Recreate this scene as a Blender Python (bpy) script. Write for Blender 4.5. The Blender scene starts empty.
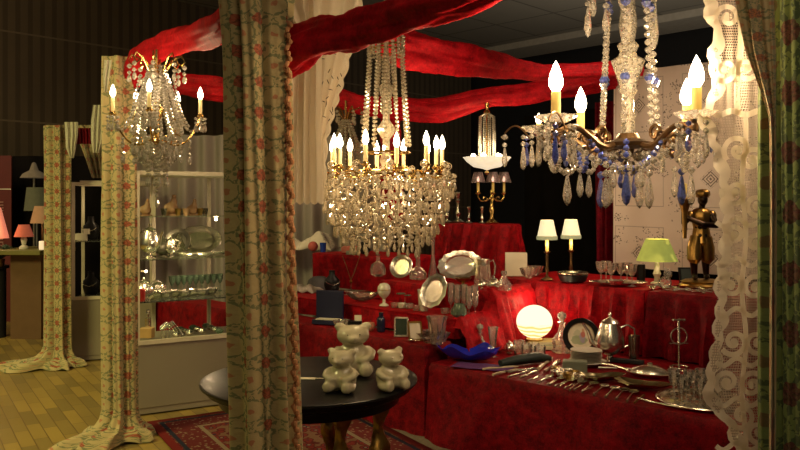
import bpy, math, random
from mathutils import Vector, Matrix
R = random.Random(7)
sc = bpy.context.scene
C = sc.collection
PI = math.pi
sin, cos = math.sin, math.cos
F, HZ, CH = 768.0, 203.0, 1.45      # focal length in px, horizon row, eye height

def at(px, py, Y):
    return ((px-400)/F*Y, Y, CH-(py-HZ)/F*Y)
# axes of the red display stand: u runs along its front, n runs back into it
F0 = (.19, 4.76); U = (.7, -.715); N = (.715, .7)
def W(s, b): return (F0[0]+U[0]*s+N[0]*b, F0[1]+U[1]*s+N[1]*b)
def PB(px, b, z):
    Y = (b+3.468)/((px-400)/F*.715+.7)
    return ((px-400)/F*Y, Y, z)
UA = math.atan2(U[1], U[0])          # heading of u

# ------------------------------------------------------------------ materials
class NT:
    def __init__(s, name):
        s.m = bpy.data.materials.new(name); s.m.use_nodes = True
        s.t = s.m.node_tree; s.t.nodes.clear()
        s.out = s.t.nodes.new('ShaderNodeOutputMaterial')
    def n(s, typ, **kw):
        x = s.t.nodes.new('ShaderNode'+typ)
        for k, v in kw.items():
            if k.startswith('i_'):
                x.inputs[int(k[2:]) if k[2:].isdigit() else k[2:].replace('_', ' ')].default_value = v
            else: setattr(x, k, v)
        return x
    def l(s, a, b): s.t.links.new(a, b)
    def put(s, sock, v):
        if hasattr(v, 'is_linked') or hasattr(v, 'links'): s.l(v, sock)
        else: sock.default_value = v
    def M(s, op, a, b=0.0, c=None):
        x = s.t.nodes.new('ShaderNodeMath'); x.operation = op
        s.put(x.inputs[0], a); s.put(x.inputs[1], b)
        if c is not None: s.put(x.inputs[2], c)
        return x.outputs[0]
    def mix(s, f, a, b):
        x = s.t.nodes.new('ShaderNodeMix'); x.data_type = 'RGBA'
        s.put(x.inputs[0], f)
        for sk, v in ((x.inputs[6], a), (x.inputs[7], b)):
            if isinstance(v, tuple) and len(v) == 3: v = v+(1,)
            s.put(sk, v)
        return x.outputs[2]
    def uv(s):
        c = s.n('TexCoord'); sp = s.n('SeparateXYZ'); s.l(c.outputs['UV'], sp.inputs[0])
        return c.outputs['UV'], sp.outputs[0], sp.outputs[1]
    def noise(s, scale, vec=None, detail=2, rough=.5):
        x = s.n('TexNoise'); x.inputs['Scale'].default_value = scale; x.inputs['Detail'].default_value = detail
        x.inputs['Roughness'].default_value = rough
        if vec is not None: s.l(vec, x.inputs['Vector'])
        return x.outputs['Fac']
    def obj(s): return s.n('TexCoord').outputs['Object']
    def bsdf(s, col, rough=.5, metal=0., spec=.5, sheen=0., bump=None, bs=.2, coat=0, trans=0., bd=.01):
        p = s.n('BsdfPrincipled')
        if isinstance(col, tuple) and len(col) == 3: col = col+(1,)
        s.put(p.inputs['Base Color'], col); s.put(p.inputs['Roughness'], rough); p.inputs['Metallic'].default_value = metal
        p.inputs['Specular IOR Level'].default_value = spec
        p.inputs['Sheen Weight'].default_value = sheen
        p.inputs['Coat Weight'].default_value = coat
        p.inputs['Transmission Weight'].default_value = trans
        if bump is not None:
            b = s.n('Bump'); b.inputs['Strength'].default_value = bs; b.inputs['Distance'].default_value = bd
            s.l(bump, b.inputs['Height']); s.l(b.outputs[0], p.inputs['Normal'])
        return p
    def fin(s, sh):
        s.l(sh.outputs[0] if hasattr(sh, 'outputs') else sh, s.out.inputs[0]); return s.m

def plain(name, col, rough=.5, metal=0., var=.12, scale=12., **kw):
    t = NT(name); f = t.noise(scale, t.obj())
    dk = tuple(c*(1-var*2) for c in col); lt = tuple(min(1, c*(1+var)) for c in col)
    return t.fin(t.bsdf(t.mix(f, dk, lt), rough, metal, bump=f, bs=.08, **kw))

def velvet(name, dark, light, scale=17):
    t = NT(name); o = t.obj()
    f = t.noise(scale, o, 4, .65); g = t.noise(scale*7, o, 3, .6)
    k = t.M('MULTIPLY_ADD', f, 1.9, -.55); k2 = t.M('MULTIPLY_ADD', g, 1.2, -.58)
    k = t.M('ADD', k, k2); k = t.M('MINIMUM', t.M('MAXIMUM', k, 0.), 1.)
    p = t.bsdf(t.mix(k, dark, light), .55, spec=.12, sheen=.3, bump=f, bs=.35, bd=.02)
    p.inputs['Sheen Tint'].default_value = (1, .03, .03, 1); p.inputs['Sheen Roughness'].default_value = .4
    return t.fin(p)
RED = velvet('crushed_red_velvet', (.10, .001, .004), (.50, .005, .012))
SWR = velvet('swag_red_velvet', (.22, .003, .008), (.68, .010, .02), 12)
REDD = velvet('dark_red_velvet', (.06, .002, .008), (.2, .004, .014))

def floral(name, base, base2, rose, leaf, p=.115, rs=.2):
    t = NT(name); uvv, u, v = t.uv()
    nz = t.noise(38, uvv, 2); nz2 = t.noise(90, uvv, 2)
    wu = t.M('ADD', u, t.M('MULTIPLY_ADD', nz, .03, -.015)); wv = t.M('ADD', v, t.M('MULTIPLY_ADD', t.noise(41, uvv, 2), .03, -.015))
    def dist(ou, ov):
        a = t.M('SUBTRACT', t.M('FRACT', t.M('ADD', t.M('DIVIDE', wu, p), ou)), .5)
        b = t.M('SUBTRACT', t.M('FRACT', t.M('ADD', t.M('DIVIDE', wv, p), ov)), .5)
        return a, b, t.M('SQRT', t.M('ADD', t.M('MULTIPLY', a, a), t.M('MULTIPLY', b, b)))
    a1, b1, d1 = dist(0., 0.); a2, b2, d2 = dist(.5, .5)
    rosem = t.M('LESS_THAN', d1, rs)
    rosem2 = t.M('LESS_THAN', d2, rs*.5)
    th = t.M('ARCTAN2', b1, a1)
    leafm = t.M('MULTIPLY', t.M('LESS_THAN', d1, rs*1.75), t.M('GREATER_THAN', t.M('SINE', t.M('MULTIPLY', th, 7.)), .15))
    ring = t.M('LESS_THAN', t.M('ABSOLUTE', t.M('SUBTRACT', d2, .36)), .035)
    ring = t.M('MULTIPLY', ring, t.M('GREATER_THAN', nz2, .42))
    lat = t.M('LESS_THAN', t.M('ABSOLUTE', t.M('SUBTRACT', t.M('ADD', t.M('ABSOLUTE', a2), t.M('ABSOLUTE', b2)), .5)), .03)
    lat = t.M('MULTIPLY', lat, t.M('GREATER_THAN', nz2, .5))
    c = t.mix(nz, base, base2)
    green = t.M('MAXIMUM', t.M('MAXIMUM', leafm, ring), lat)
    c = t.mix(t.M('MULTIPLY', green, .75), c, leaf)
    c = t.mix(t.M('MULTIPLY', rosem, .82), c, t.mix(t.M('GREATER_THAN', nz2, .52), rose, tuple(x*.5 for x in rose)))
    c = t.mix(t.M('MULTIPLY', rosem2, .6), c, rose)
    return t.fin(t.bsdf(c, .8, spec=.2, sheen=.2, bump=nz2, bs=.2))
FLOR = floral('rose_brocade', (.40, .31, .145), (.50, .40, .21), (.38, .06, .035), (.10, .14, .065), rs=.18)
FLOG = floral('green_rose_brocade', (.22, .30, .09), (.28, .36, .13), (.16, .035, .04), (.05, .08, .05), p=.15)  # green ground, with greenish light also put into the base colour
FLOW = floral('orange_rose_brocade', (.7, .55, .28), (.8, .62, .36), (.75, .22, .1), (.22, .28, .16), p=.13)

def embroidered(name, base, dark):
    t = NT(name); uvv, u, v = t.uv()
    vo = t.n('TexVoronoi'); vo.inputs['Scale'].default_value = 11; t.l(uvv, vo.inputs['Vector']); vd = vo.outputs['Distance']
    vf = t.n('TexVoronoi'); vf.inputs['Scale'].default_value = 70; t.l(uvv, vf.inputs['Vector'])
    ringm = t.M('MULTIPLY', t.M('LESS_THAN', t.M('ABSOLUTE', t.M('SUBTRACT', vd, .3)), .13), t.M('LESS_THAN', vf.outputs['Distance'], .38))
    ringm = t.M('MULTIPLY', ringm, t.M('GREATER_THAN', t.noise(3.2, uvv, 1), .45))
    P = .56
    a = t.M('ABSOLUTE', t.M('SUBTRACT', t.M('FRACT', t.M('ADD', t.M('DIVIDE', u, P), .11)), .5))
    b = t.M('ABSOLUTE', t.M('SUBTRACT', t.M('FRACT', t.M('ADD', t.M('DIVIDE', v, P), .3)), .5))
    dd = t.M('ADD', a, b)
    dia = t.M('LESS_THAN', dd, .13)
    inn = t.M('MAXIMUM', t.M('GREATER_THAN', t.M('SINE', t.M('MULTIPLY', dd, 150.)), .2), t.M('LESS_THAN', vf.outputs['Distance'], .28))
    line = t.M('MULTIPLY', t.M('LESS_THAN', t.M('ABSOLUTE', t.M('SUBTRACT', t.M('MAXIMUM', a, b), .36)), .006), .5)
    m = t.M('MAXIMUM', t.M('MAXIMUM', t.M('MULTIPLY', dia, inn), ringm), line)
    c = t.mix(t.M('MULTIPLY', m, .8), t.mix(t.noise(4, uvv), base, tuple(x*.86 for x in base)), dark)
    return t.fin(t.bsdf(c, .85, spec=.1, bump=t.noise(5, uvv), bs=.3, bd=.02))
EMB = embroidered('white_cutwork_linen', (.74, .64, .57), (.08, .06, .055))

def sheer(name, col, opac, period=.006, hole=.3):
    """woven net: threads at a fine pitch, clear between them; partly translucent"""
    t = NT(name); uvv, u, v = t.uv()
    fu = t.M('FRACT', t.M('DIVIDE', u, period)); fv = t.M('FRACT', t.M('DIVIDE', v, period))
    thr = t.M('MAXIMUM', t.M('GREATER_THAN', fu, hole), t.M('GREATER_THAN', fv, hole))
    d = t.n('BsdfDiffuse'); d.inputs[0].default_value = col+(1,)
    tl = t.n('BsdfTranslucent'); tl.inputs[0].default_value = col+(1,)
    mx = t.n('MixShader', i_0=.4); t.l(d.outputs[0], mx.inputs[1]); t.l(tl.outputs[0], mx.inputs[2])
    tr = t.n('BsdfTransparent'); m2 = t.n('MixShader')
    t.l(t.M('MULTIPLY', thr, opac), m2.inputs[0]); t.l(tr.outputs[0], m2.inputs[1]); t.l(mx.outputs[0], m2.inputs[2])
    return t.fin(m2)
NET = sheer('lace_net', (.62, .52, .44), .85, .0075, .62)
TAPE = sheer('lace_tape', (.97, .89, .78), 1., .003, 0.)
VOILE = sheer('embroidered_voile', (.68, .60, .46), .93, .004, .12)
BACKC = sheer('white_backdrop_voile', (.5, .44, .42), 1., .004, 0.)

def crystal(name, tint=(1, 1, 1), body=.22, rough=.04, ior=.62):
    t = NT(name)
    g = t.n('BsdfGlossy'); g.inputs['Roughness'].default_value = rough; g.inputs['Color'].default_value = (1, .97, .9, 1)
    tr = t.n('BsdfTransparent'); tr.inputs[0].default_value = tint+(1,)
    d = t.n('BsdfDiffuse'); d.inputs[0].default_value = tuple(x*.9 for x in tint)+(1,)
    tl = t.n('BsdfTranslucent'); tl.inputs[0].default_value = tint+(1,)
    dt = t.n('MixShader', i_0=.5); t.l(d.outputs[0], dt.inputs[1]); t.l(tl.outputs[0], dt.inputs[2])
    lw = t.n('LayerWeight'); lw.inputs['Blend'].default_value = ior
    nz = t.noise(160, t.obj(), 0)
    a = t.n('MixShader'); t.l(t.M('MULTIPLY_ADD', nz, .5, body-.25), a.inputs[0]); t.l(tr.outputs[0], a.inputs[1]); t.l(dt.outputs[0], a.inputs[2])
    b = t.n('MixShader'); t.l(lw.outputs['Fresnel'], b.inputs[0]); t.l(a.outputs[0], b.inputs[1]); t.l(g.outputs[0], b.inputs[2])
    return t.fin(b)
CRY = crystal('cut_crystal', (1, .97, .9), .5)
CRYG = crystal('amber_lit_crystal', (1, .9, .7), .62)
CRYB = crystal('blue_crystal', (.25, .33, .95), .5)
GLS = crystal('clear_glass', (.97, .96, .93), .2, .05, .32)
GLSP = crystal('pink_tinted_glass', (1, .92, .88), .2, .05, .34)
GLSG = crystal('green_glass', (.4, .55, .42), .35, .05, .3)
SHELF = crystal('shelf_glass', (.85, .95, .88), .12, .02, .3)
def metal(name, col, rough=.22, var=.25):
    return plain(name, col, rough, 1., var, 30)
BRASS = metal('polished_brass', (.75, .5, .18)); BRONZE = metal('aged_bronze', (.22, .13, .06), .35)
GILT = metal('old_gilt', (.42, .26, .07), .35); SILV = metal('silver', (.88, .83, .72), .27, .12)
SILVD = metal('brushed_silver', (.5, .49, .4), .34, .15); ALU = plain('cream_aluminium', (.6, .53, .4), .4, .0)
PEW = metal('tarnished_silver', (.5, .46, .36), .25)
def emit(name, col, st, clear=True):
    t = NT(name); e = t.n('Emission'); e.inputs[0].default_value = col+(1,); e.inputs[1].default_value = st
    if clear:
        tr = t.n('BsdfTransparent'); a = t.n('AddShader'); t.l(e.outputs[0], a.inputs[0]); t.l(tr.outputs[0], a.inputs[1]); e = a
    m = t.fin(e)
    try: m.cycles.emission_sampling = 'NONE'
    except Exception: pass
    return m
BULB = emit('lit_bulb', (1, .82, .55), 9)
WAX = plain('candle_wax', (.85, .72, .38), .5, var=.05); WAXY = plain('yellow_candle_sleeve', (.8, .62, .2), .5, var=.05)
CER = plain('ivory_glazed_ceramic', (.5, .45, .31), .16, var=.04, coat=.5)
BLK = plain('black_lacquer', (.010, .010, .011), .33, coat=.04, spec=.22); DARK = plain('black_cloth', (.012, .012, .014), .8)
NAVY = plain('navy_leatherette', (.008, .01, .05), .5); WHT = plain('white_card', (.7, .64, .5), .7, var=.05)
BLUE = plain('cobalt_glass', (.012, .02, .42), .07, coat=1.); PINK = plain('pink_felt', (.5, .1, .09), .8)
PORC = plain('porcelain', (.62, .58, .47), .25, var=.05); PURP = plain('purple_cloth', (.09, .02, .13), .8)
LACEW = plain('folded_white_lace', (.6, .55, .45), .9, var=.2, scale=60)
CAB = plain('grey_laminate', (.25, .215, .155), .45, var=.05, scale=3)
BRN = plain('brown_fibreboard', (.16, .085, .035), .6, var=.1); OLIV = plain('olive_table_top', (.2, .18, .05), .5, var=.1)
GREY = plain('grey_felt', (.12, .12, .12), .9); GRN = plain('dark_green_cloth', (.01, .022, .018), .6)
FRIN = plain('orange_fringe', (.6, .28, .13), .9, var=.2, scale=60); SKIN = metal('dark_bronze', (.05, .033, .022), .3)
CRYR = crystal('prism_crystal', (1, .97, .93), .30, .03, .5)
GOLDC = metal('gilded_cloth', (.34, .2, .055), .32)
BOOK = plain('book_cover', (.2, .22, .12), .6); PAPER = plain('book_pages', (.5, .45, .3), .8)
FIG = plain('fired_clay', (.3, .17, .08), .5)
LACET = plain('cream_lace_edging', (.62, .58, .45), .9, var=.25, scale=80)
def shade_mat(name, col, st, stripes=0, diffuse=.5):
    t = NT(name)
    c = t.mix(t.noise(25, t.obj(), 1), tuple(x*.8 for x in col), col)
    e = t.n('Emission'); t.l(c, e.inputs[0]); e.inputs[1].default_value = st
    d = t.n('BsdfDiffuse'); t.l(c, d.inputs[0]); a = t.n('AddShader'); t.l(e.outputs[0], a.inputs[0]); t.l(d.outputs[0], a.inputs[1])
    m = t.fin(a)
    try: m.cycles.emission_sampling = 'NONE'
    except Exception: pass
    return m
SHC = shade_mat('cream_silk_shade', (.95, .85, .55), .75); SHG = shade_mat('green_pleated_shade', (.5, .56, .12), .42)
SHP = shade_mat('pink_glowing_shade', (.8, .25, .15), .75); SHT = shade_mat('tan_shade', (.36, .2, .09), .3)
SHD = crystal('smoked_shade', (.42, .33, .33), .3, .3, .2); SHGR = shade_mat('sage_shade', (.13, .13, .075), .12)
GLOWR = shade_mat('peach_glow', (.6, .15, .09), .25)

def globe_mat():
    t = NT('alabaster_globe'); o = t.obj(); sp = t.n('SeparateXYZ'); t.l(o, sp.inputs[0])
    w = t.M('SINE', t.M('ADD', t.M('MULTIPLY', sp.outputs[2], 230.), t.M('MULTIPLY', t.noise(9, o), 9.)))
    low = t.M('LESS_THAN', sp.outputs[2], .115)
    c = t.mix(t.M('MULTIPLY', t.M('MULTIPLY', t.M('MULTIPLY_ADD', w, .5, .5), low), 1.), (1, .86, .55), (.95, .5, .12))
    e = t.n('Emission'); t.l(c, e.inputs[0]); e.inputs[1].default_value = 1.5
    m = t.fin(e); m.cycles.emission_sampling = 'NONE'; return m
GLOBE = globe_mat()

def floor_mat():
    t = NT('parquet'); c = t.n('TexCoord'); mp = t.n('Mapping'); t.l(c.outputs['Object'], mp.inputs[0])
    mp.inputs['Rotation'].default_value = (0, 0, math.radians(57))
    br = t.n('TexBrick'); t.l(mp.outputs[0], br.inputs['Vector']); br.offset = .37
    br.inputs['Color1'].default_value = (.38, .26, .065, 1); br.inputs['Color2'].default_value = (.12, .095, .04, 1)
    br.inputs['Mortar'].default_value = (.11, .06, .02, 1); br.inputs['Scale'].default_value = 1.0
    br.inputs['Mortar Size'].default_value = .003; br.inputs['Brick Width'].default_value = .36; br.inputs['Row Height'].default_value = .085
    br.inputs['Bias'].default_value = -.2
    f = t.noise(3, mp.outputs[0], 3)
    col = t.mix(t.M('MULTIPLY', f, .5), br.outputs['Color'], (.19, .12, .03))
    return t.fin(t.bsdf(col, .38, spec=.4, bump=f, bs=.03))
def slat_mat():
    t = NT('slatted_wall'); uvv, u, v = t.uv()
    f = t.M('FRACT', t.M('DIVIDE', u, .16)); g = t.M('FRACT', t.M('DIVIDE', v, 1.18))
    k = t.M('LESS_THAN', t.M('ABSOLUTE', t.M('SUBTRACT', f, .5)), .2)
    seam = t.M('LESS_THAN', g, .02)
    c = t.mix(k, (.125, .09, .052), (.075, .052, .03)); c = t.mix(seam, c, (.2, .15, .09))
    c = t.mix(t.M('MULTIPLY', t.noise(2, uvv, 3), .5), c, (.05, .035, .02))
    return t.fin(t.bsdf(c, .7))
def rug_mat(w, h):
    t = NT('persian_rug'); uvv, u, v = t.uv()
    e = t.M('MINIMUM', t.M('MINIMUM', u, t.M('SUBTRACT', w, u)), t.M('MINIMUM', v, t.M('SUBTRACT', h, v)))
    vo = t.n('TexVoronoi'); vo.inputs['Scale'].default_value = 16; t.l(uvv, vo.inputs['Vector'])
    vf = t.n('TexVoronoi'); vf.inputs['Scale'].default_value = 34; t.l(uvv, vf.inputs['Vector'])
    r = t.n('ValToRGB'); t.l(vo.outputs['Distance'], r.inputs[0]); r.color_ramp.interpolation = 'CONSTANT'
    el = r.color_ramp.elements; el[0].position = 0; el[0].color = (.22, .16, .1, 1); el[1].position = .16; el[1].color = (.02, .022, .04, 1)
    for ps, cc in ((.28, (.15, .022, .02, 1)), (.5, (.08, .014, .014, 1)), (.62, (.15, .08, .05, 1))):
        x = el.new(ps); x.color = cc
    c2 = t.mix(t.M('LESS_THAN', vf.outputs['Distance'], .3), (.11, .02, .02), (.2, .14, .09))
    band = t.M('LESS_THAN', t.M('ABSOLUTE', t.M('SUBTRACT', e, .17)), .09)
    c = t.mix(band, r.outputs[0], c2)
    for a0, cc in ((.02, (.14, .015, .015)), (.075, (.02, .02, .035)), (.27, (.2, .15, .1))):
        c = t.mix(t.M('LESS_THAN', t.M('ABSOLUTE', t.M('SUBTRACT', e, a0)), .014 if a0 > .05 else .03), c, cc)
    return t.fin(t.bsdf(c, .95, spec=.1, bump=vf.outputs['Distance'], bs=.2))

# ------------------------------------------------------------------ mesh builder
class MB:
    def __init__(s): s.v = []; s.f = []; s.uv = {}
    def add(s, vs, fs, M=None):
        o = len(s.v)
        s.v += [tuple(M @ Vector(p)) if M is not None else tuple(p) for p in vs]
        s.f += [tuple(i+o for i in f) for f in fs]; return s
    def box(s, c, sz, rz=0, M=None, taper=1):
        x, y, z = sz[0]/2, sz[1]/2, sz[2]/2
        vs = [(i*x*(taper if k > 0 else 1), j*y*(taper if k > 0 else 1), k*z) for k in (-1, 1) for j in (-1, 1) for i in (-1, 1)]
        T = Matrix.Translation(c) @ Matrix.Rotation(rz, 4, 'Z')
        if M is not None: T = M @ T
        return s.add(vs, [(0, 2, 3, 1), (4, 5, 7, 6), (0, 1, 5, 4), (2, 6, 7, 3), (0, 4, 6, 2), (1, 3, 7, 5)], T)
    def lathe(s, prof, c=(0, 0, 0), n=20, M=None, flute=0, fa=.06, sx=1, sy=1, cap=True):
        vs = []; fs = []
        for r, z in prof:
            for i in range(n):
                a = 2*PI*i/n; rr = r*(1+(fa*cos(flute*a) if flute else 0))
                vs.append((c[0]+rr*cos(a)*sx, c[1]+rr*sin(a)*sy, c[2]+z))
        for j in range(len(prof)-1):
            for i in range(n):
                k = (i+1) % n
                fs.append((j*n+i, j*n+k, (j+1)*n+k, (j+1)*n+i))
        if cap and prof[0][0] > 1e-5: fs.append(tuple(reversed(range(n))))
        if cap and prof[-1][0] > 1e-5: fs.append(tuple(range((len(prof)-1)*n, len(prof)*n)))
        return s.add(vs, fs, M)
    def tube(s, pts, r, n=8, M=None, sq=1):
        P = [Vector(p) for p in pts]; m = len(P)
        rs = r if isinstance(r, (list, tuple)) else [r]*m
        vs = []; fs = []; up = Vector((0, 0, 1)); ref = None
        for i in range(m):
            d = (P[min(i+1, m-1)]-P[max(i-1, 0)])
            if d.length < 1e-9: d = Vector((0, 0, 1))
            d.normalize()
            if ref is None: ref = up if abs(d.z) < .9 else Vector((1, 0, 0))
            x = d.cross(ref)
            if x.length < 1e-4: x = d.cross(Vector((0, 1, 0)))
            x.normalize(); y = x.cross(d).normalized(); ref = y
            for k in range(n):
                a = 2*PI*k/n; vs.append(P[i]+x*(cos(a)*rs[i]*sq)+y*(sin(a)*rs[i]))
        for i in range(m-1):
            for k in range(n):
                q = (k+1) % n; fs.append((i*n+k, i*n+q, (i+1)*n+q, (i+1)*n+k))
        fs.append(tuple(reversed(range(n)))); fs.append(tuple(range((m-1)*n, m*n)))
        return s.add(vs, fs, M)
    def ball(s, c, r, n=12, m=8, M=None):
        if not isinstance(r, (tuple, list)): r = (r, r, r)
        T = Matrix.Translation(c) @ Matrix.Diagonal((r[0], r[1], r[2], 1))
        if M is not None: T = Matrix.Translation(c) @ M @ Matrix.Diagonal((r[0], r[1], r[2], 1))
        pr = [(sin(PI*j/m) if 0 < j < m else 0.0001, -cos(PI*j/m)) for j in range(m+1)]
        return s.lathe(pr, (0, 0, 0), n, T)
    def gem(s, c, r, e=1.):
        return s.lathe([(.0001, -r*e), (r*.7, -r*.55*e), (r, 0), (r*.7, r*.55*e), (.0001, r*e)], c, 6)
    def drop(s, c, L, w):      # c is the top
        s.gem((c[0], c[1], c[2]-w*.5), w*.45)
        return s.lathe([(.0001, -L), (w*.3, -L*.93), (w*.5, -L*.75), (w*.36, -L*.5), (w*.16, -w*1.0), (.0001, -w*.9)], c, 6)
    def torus(s, c, R_, r, n=24, k=8, M=None, a0=0, a1=2*PI):
        full = abs(a1-a0-2*PI) < 1e-6
        pts = [(R_*cos(a0+(a1-a0)*i/n), R_*sin(a0+(a1-a0)*i/n), 0) for i in range(n+1)]
        T = Matrix.Translation(c) @ (M if M is not None else Matrix.Identity(4))
        return s.tube(pts, r, k, T)
    def beads(s, pts, r, gap=2.0, sizes=None):
        P = [Vector(p) for p in pts]; acc = 0; i = 0; out = 0
        for a, b in zip(P, P[1:]):
            L = (b-a).length
            if L < 1e-9: continue
            while acc <= L:
                p = a+(b-a)*(acc/L); rr = r if sizes is None else sizes(out)
                s.gem(p, rr); acc += rr*gap; out += 1
            acc -= L
        return s
    def grid(s, fn, nu, nv, uvfn=None, closed=False):
        o = len(s.v)
        for j in range(nv+1):
            for i in range(nu+1):
                s.v.append(tuple(fn(i/nu, j/nv)))
                if uvfn: s.uv[len(s.v)-1] = uvfn(i/nu, j/nv)
        for j in range(nv):
            for i in range(nu):
                a = o+j*(nu+1)+i; s.f.append((a, a+1, a+nu+2, a+nu+1))
        return s
    def build(s, name, mat, parent=None, loc=None, rz=0, flat=False, bevel=0, sub=0, ang=40, solid=0, remesh=0):
        me = bpy.data.meshes.new(name); me.from_pydata(s.v, [], s.f); me.validate(); me.update()
        me.materials.append(mat)
        if s.uv:
            ul = me.uv_layers.new(name='UVMap')
            for lp in me.loops: ul.data[lp.index].uv = s.uv.get(lp.vertex_index, (0, 0))
        if not flat:
            me.polygons.foreach_set('use_smooth', [True]*len(me.polygons))
            me.set_sharp_from_angle(angle=math.radians(ang))
        o = bpy.data.objects.new(name, me); C.objects.link(o)
        if parent is not None: o.parent = parent
        if loc is not None: o.location = loc
        if rz: o.rotation_euler = (0, 0, rz)
        if solid: m = o.modifiers.new('s', 'SOLIDIFY'); m.thickness = solid; m.offset = 0
        if bevel: m = o.modifiers.new('b', 'BEVEL'); m.width = bevel; m.segments = 2; m.limit_method = 'ANGLE'
        if sub: m = o.modifiers.new('u', 'SUBSURF'); m.levels = sub; m.render_levels = sub
        if remesh:
            m = o.modifiers.new('r', 'REMESH'); m.mode = 'VOXEL'; m.voxel_size = remesh; m.use_smooth_shade = True
            m = o.modifiers.new('sm', 'SMOOTH'); m.factor = .5; m.iterations = 6
        return o

def tag(o, label=None, cat=None, group=None, kind=None):
    if label: o['label'] = label
    if cat: o['category'] = cat
    if group: o['group'] = group
    if kind: o['kind'] = kind
    return o
def thing(name, loc, label, cat, group=None, rz=0):
    o = bpy.data.objects.new(name, None); C.objects.link(o); o.empty_display_size = .1
    o.location = loc; o.rotation_euler = (0, 0, rz); return tag(o, label, cat, group)
def dup(root, loc, label=None, group=None, rz=None, sc_=None):
    def cp(o, par):
        c = o.copy(); C.objects.link(c)
        if par is not None: c.parent = par
        for ch in o.children: cp(ch, c)
        return c
    r = cp(root, None); r.location = loc
    if rz is not None: r.rotation_euler = (r.rotation_euler[0], r.rotation_euler[1], rz)
    if sc_: r.scale = (sc_,)*3 if not isinstance(sc_, tuple) else sc_
    if label: r['label'] = label
    if group: r['group'] = group
    return r
def single(mb, name, mat, loc, label, cat, group=None, **kw):
    return tag(mb.build(name, mat, None, loc, **kw), label, cat, group)
def hang(p, q, sag, n=14):
    p = Vector(p); q = Vector(q); return [p.lerp(q, i/n)-Vector((0, 0, sag*4*(i/n)*(1-i/n))) for i in range(n+1)]
# ------------------------------------------------------------------ the hall
def struct(mb, name, mat, **kw): return tag(mb.build(name, mat, None, **kw), kind='structure')
fl = MB(); fl.grid(lambda a, b: (-11+22*a, -1.5+20.5*b, 0), 8, 8, lambda a, b: (22*a, 20*b)); struct(fl, 'floor', floor_mat())
CZ = 4.6
ce = MB(); ce.grid(lambda a, b: (-11+22*a, 19-20*b, CZ), 4, 4, lambda a, b: (22*a, 20*b))
t = NT('ceiling_tile'); uvv, u, v = t.uv(); sp = t.obj()
mp = t.n('Mapping'); t.l(sp, mp.inputs[0]); mp.inputs['Rotation'].default_value = (0, 0, math.radians(45))
br = t.n('TexBrick'); br.offset = 0; t.l(mp.outputs[0], br.inputs['Vector'])
for k_, v_ in (('Color1', (.26, .235, .19, 1)), ('Color2', (.235, .21, .17, 1)), ('Mortar', (.12, .105, .085, 1))): br.inputs[k_].default_value = v_
br.inputs['Scale'].default_value = 1; br.inputs['Brick Width'].default_value = 1.2; br.inputs['Row Height'].default_value = 1.2; br.inputs['Mortar Size'].default_value = .02
struct(ce, 'ceiling', t.fin(t.bsdf(br.outputs['Color'], .9)))
def wall(name, a, b, z0, z1, mat):
    L = math.hypot(b[0]-a[0], b[1]-a[1]); m = MB()
    m.grid(lambda s, t_: (a[0]+(b[0]-a[0])*s, a[1]+(b[1]-a[1])*s, z0+(z1-z0)*t_), 1, 1, lambda s, t_: (s*L, z0+(z1-z0)*t_-2.53+1.18*3))
    return struct(m, name, mat)
wall('wall_left', (-11, 4.05), (1.6, 17.3), 0, CZ, slat_mat())
wall('wall_back', (1.6, 17.6), (11, 8.2), 0, CZ, plain('dark_wall_paint', (.006, .005, .005), .9))
m = MB(); m.box((0, 0, 0), (14, .9, .12), UA, Matrix.Translation((5.3, 12.6, CZ-.06)))
struct(m, 'trim_1', plain('soffit_paint', (.36, .32, .26), .9))

# carpets
L0 = (-1.66, 5.04); ra = (.51, -.86); rb = (.86, .51)
RW, RH = 1.3, 3.3
m = MB(); m.grid(lambda a, b: (L0[0]+rb[0]*RW*a+ra[0]*RH*(b), L0[1]+rb[1]*RW*a+ra[1]*RH*(b), .012+.002*sin(a*40)), 12, 30, lambda a, b: (RW*a, RH*b))
tag(m.build('rug', rug_mat(RW, RH), solid=.008), 'red and navy patterned oriental rug under the black round table', 'rug')
m = MB(); m.grid(lambda a, b: (-.62+3.2*a*.7+2.2*b*-.0, 1.8+3.6*b, .004), 2, 2)
t = NT('speckled_carpet'); f = t.noise(70, t.obj(), 3); tag(m.build('carpet', t.fin(t.bsdf(t.mix(f, (.08, .06, .045), (.26, .21, .15)), .95))), kind='structure')
bpy.data.objects['carpet'].name = 'floor_carpet'

# dark partition hall curtain behind the stand
t = NT('black_partition_cloth'); uvv, u, v = t.uv()
blackcloth = t.fin(t.bsdf(t.mix(t.noise(3, uvv), (.006, .005, .005), (.012, .010, .009)), .95, spec=.05))
m = MB()
def pf(a, b):
    w = W(-1.5+6.2*a, 3.0+.06*sin(a*90)); return (w[0], w[1], 2.35*b)
m.grid(pf, 160, 2, lambda a, b: (6*a, 2.2*b))
tag(m.build('partition_curtain', blackcloth), 'tall black partition curtain behind the red display stand', 'curtain')

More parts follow.
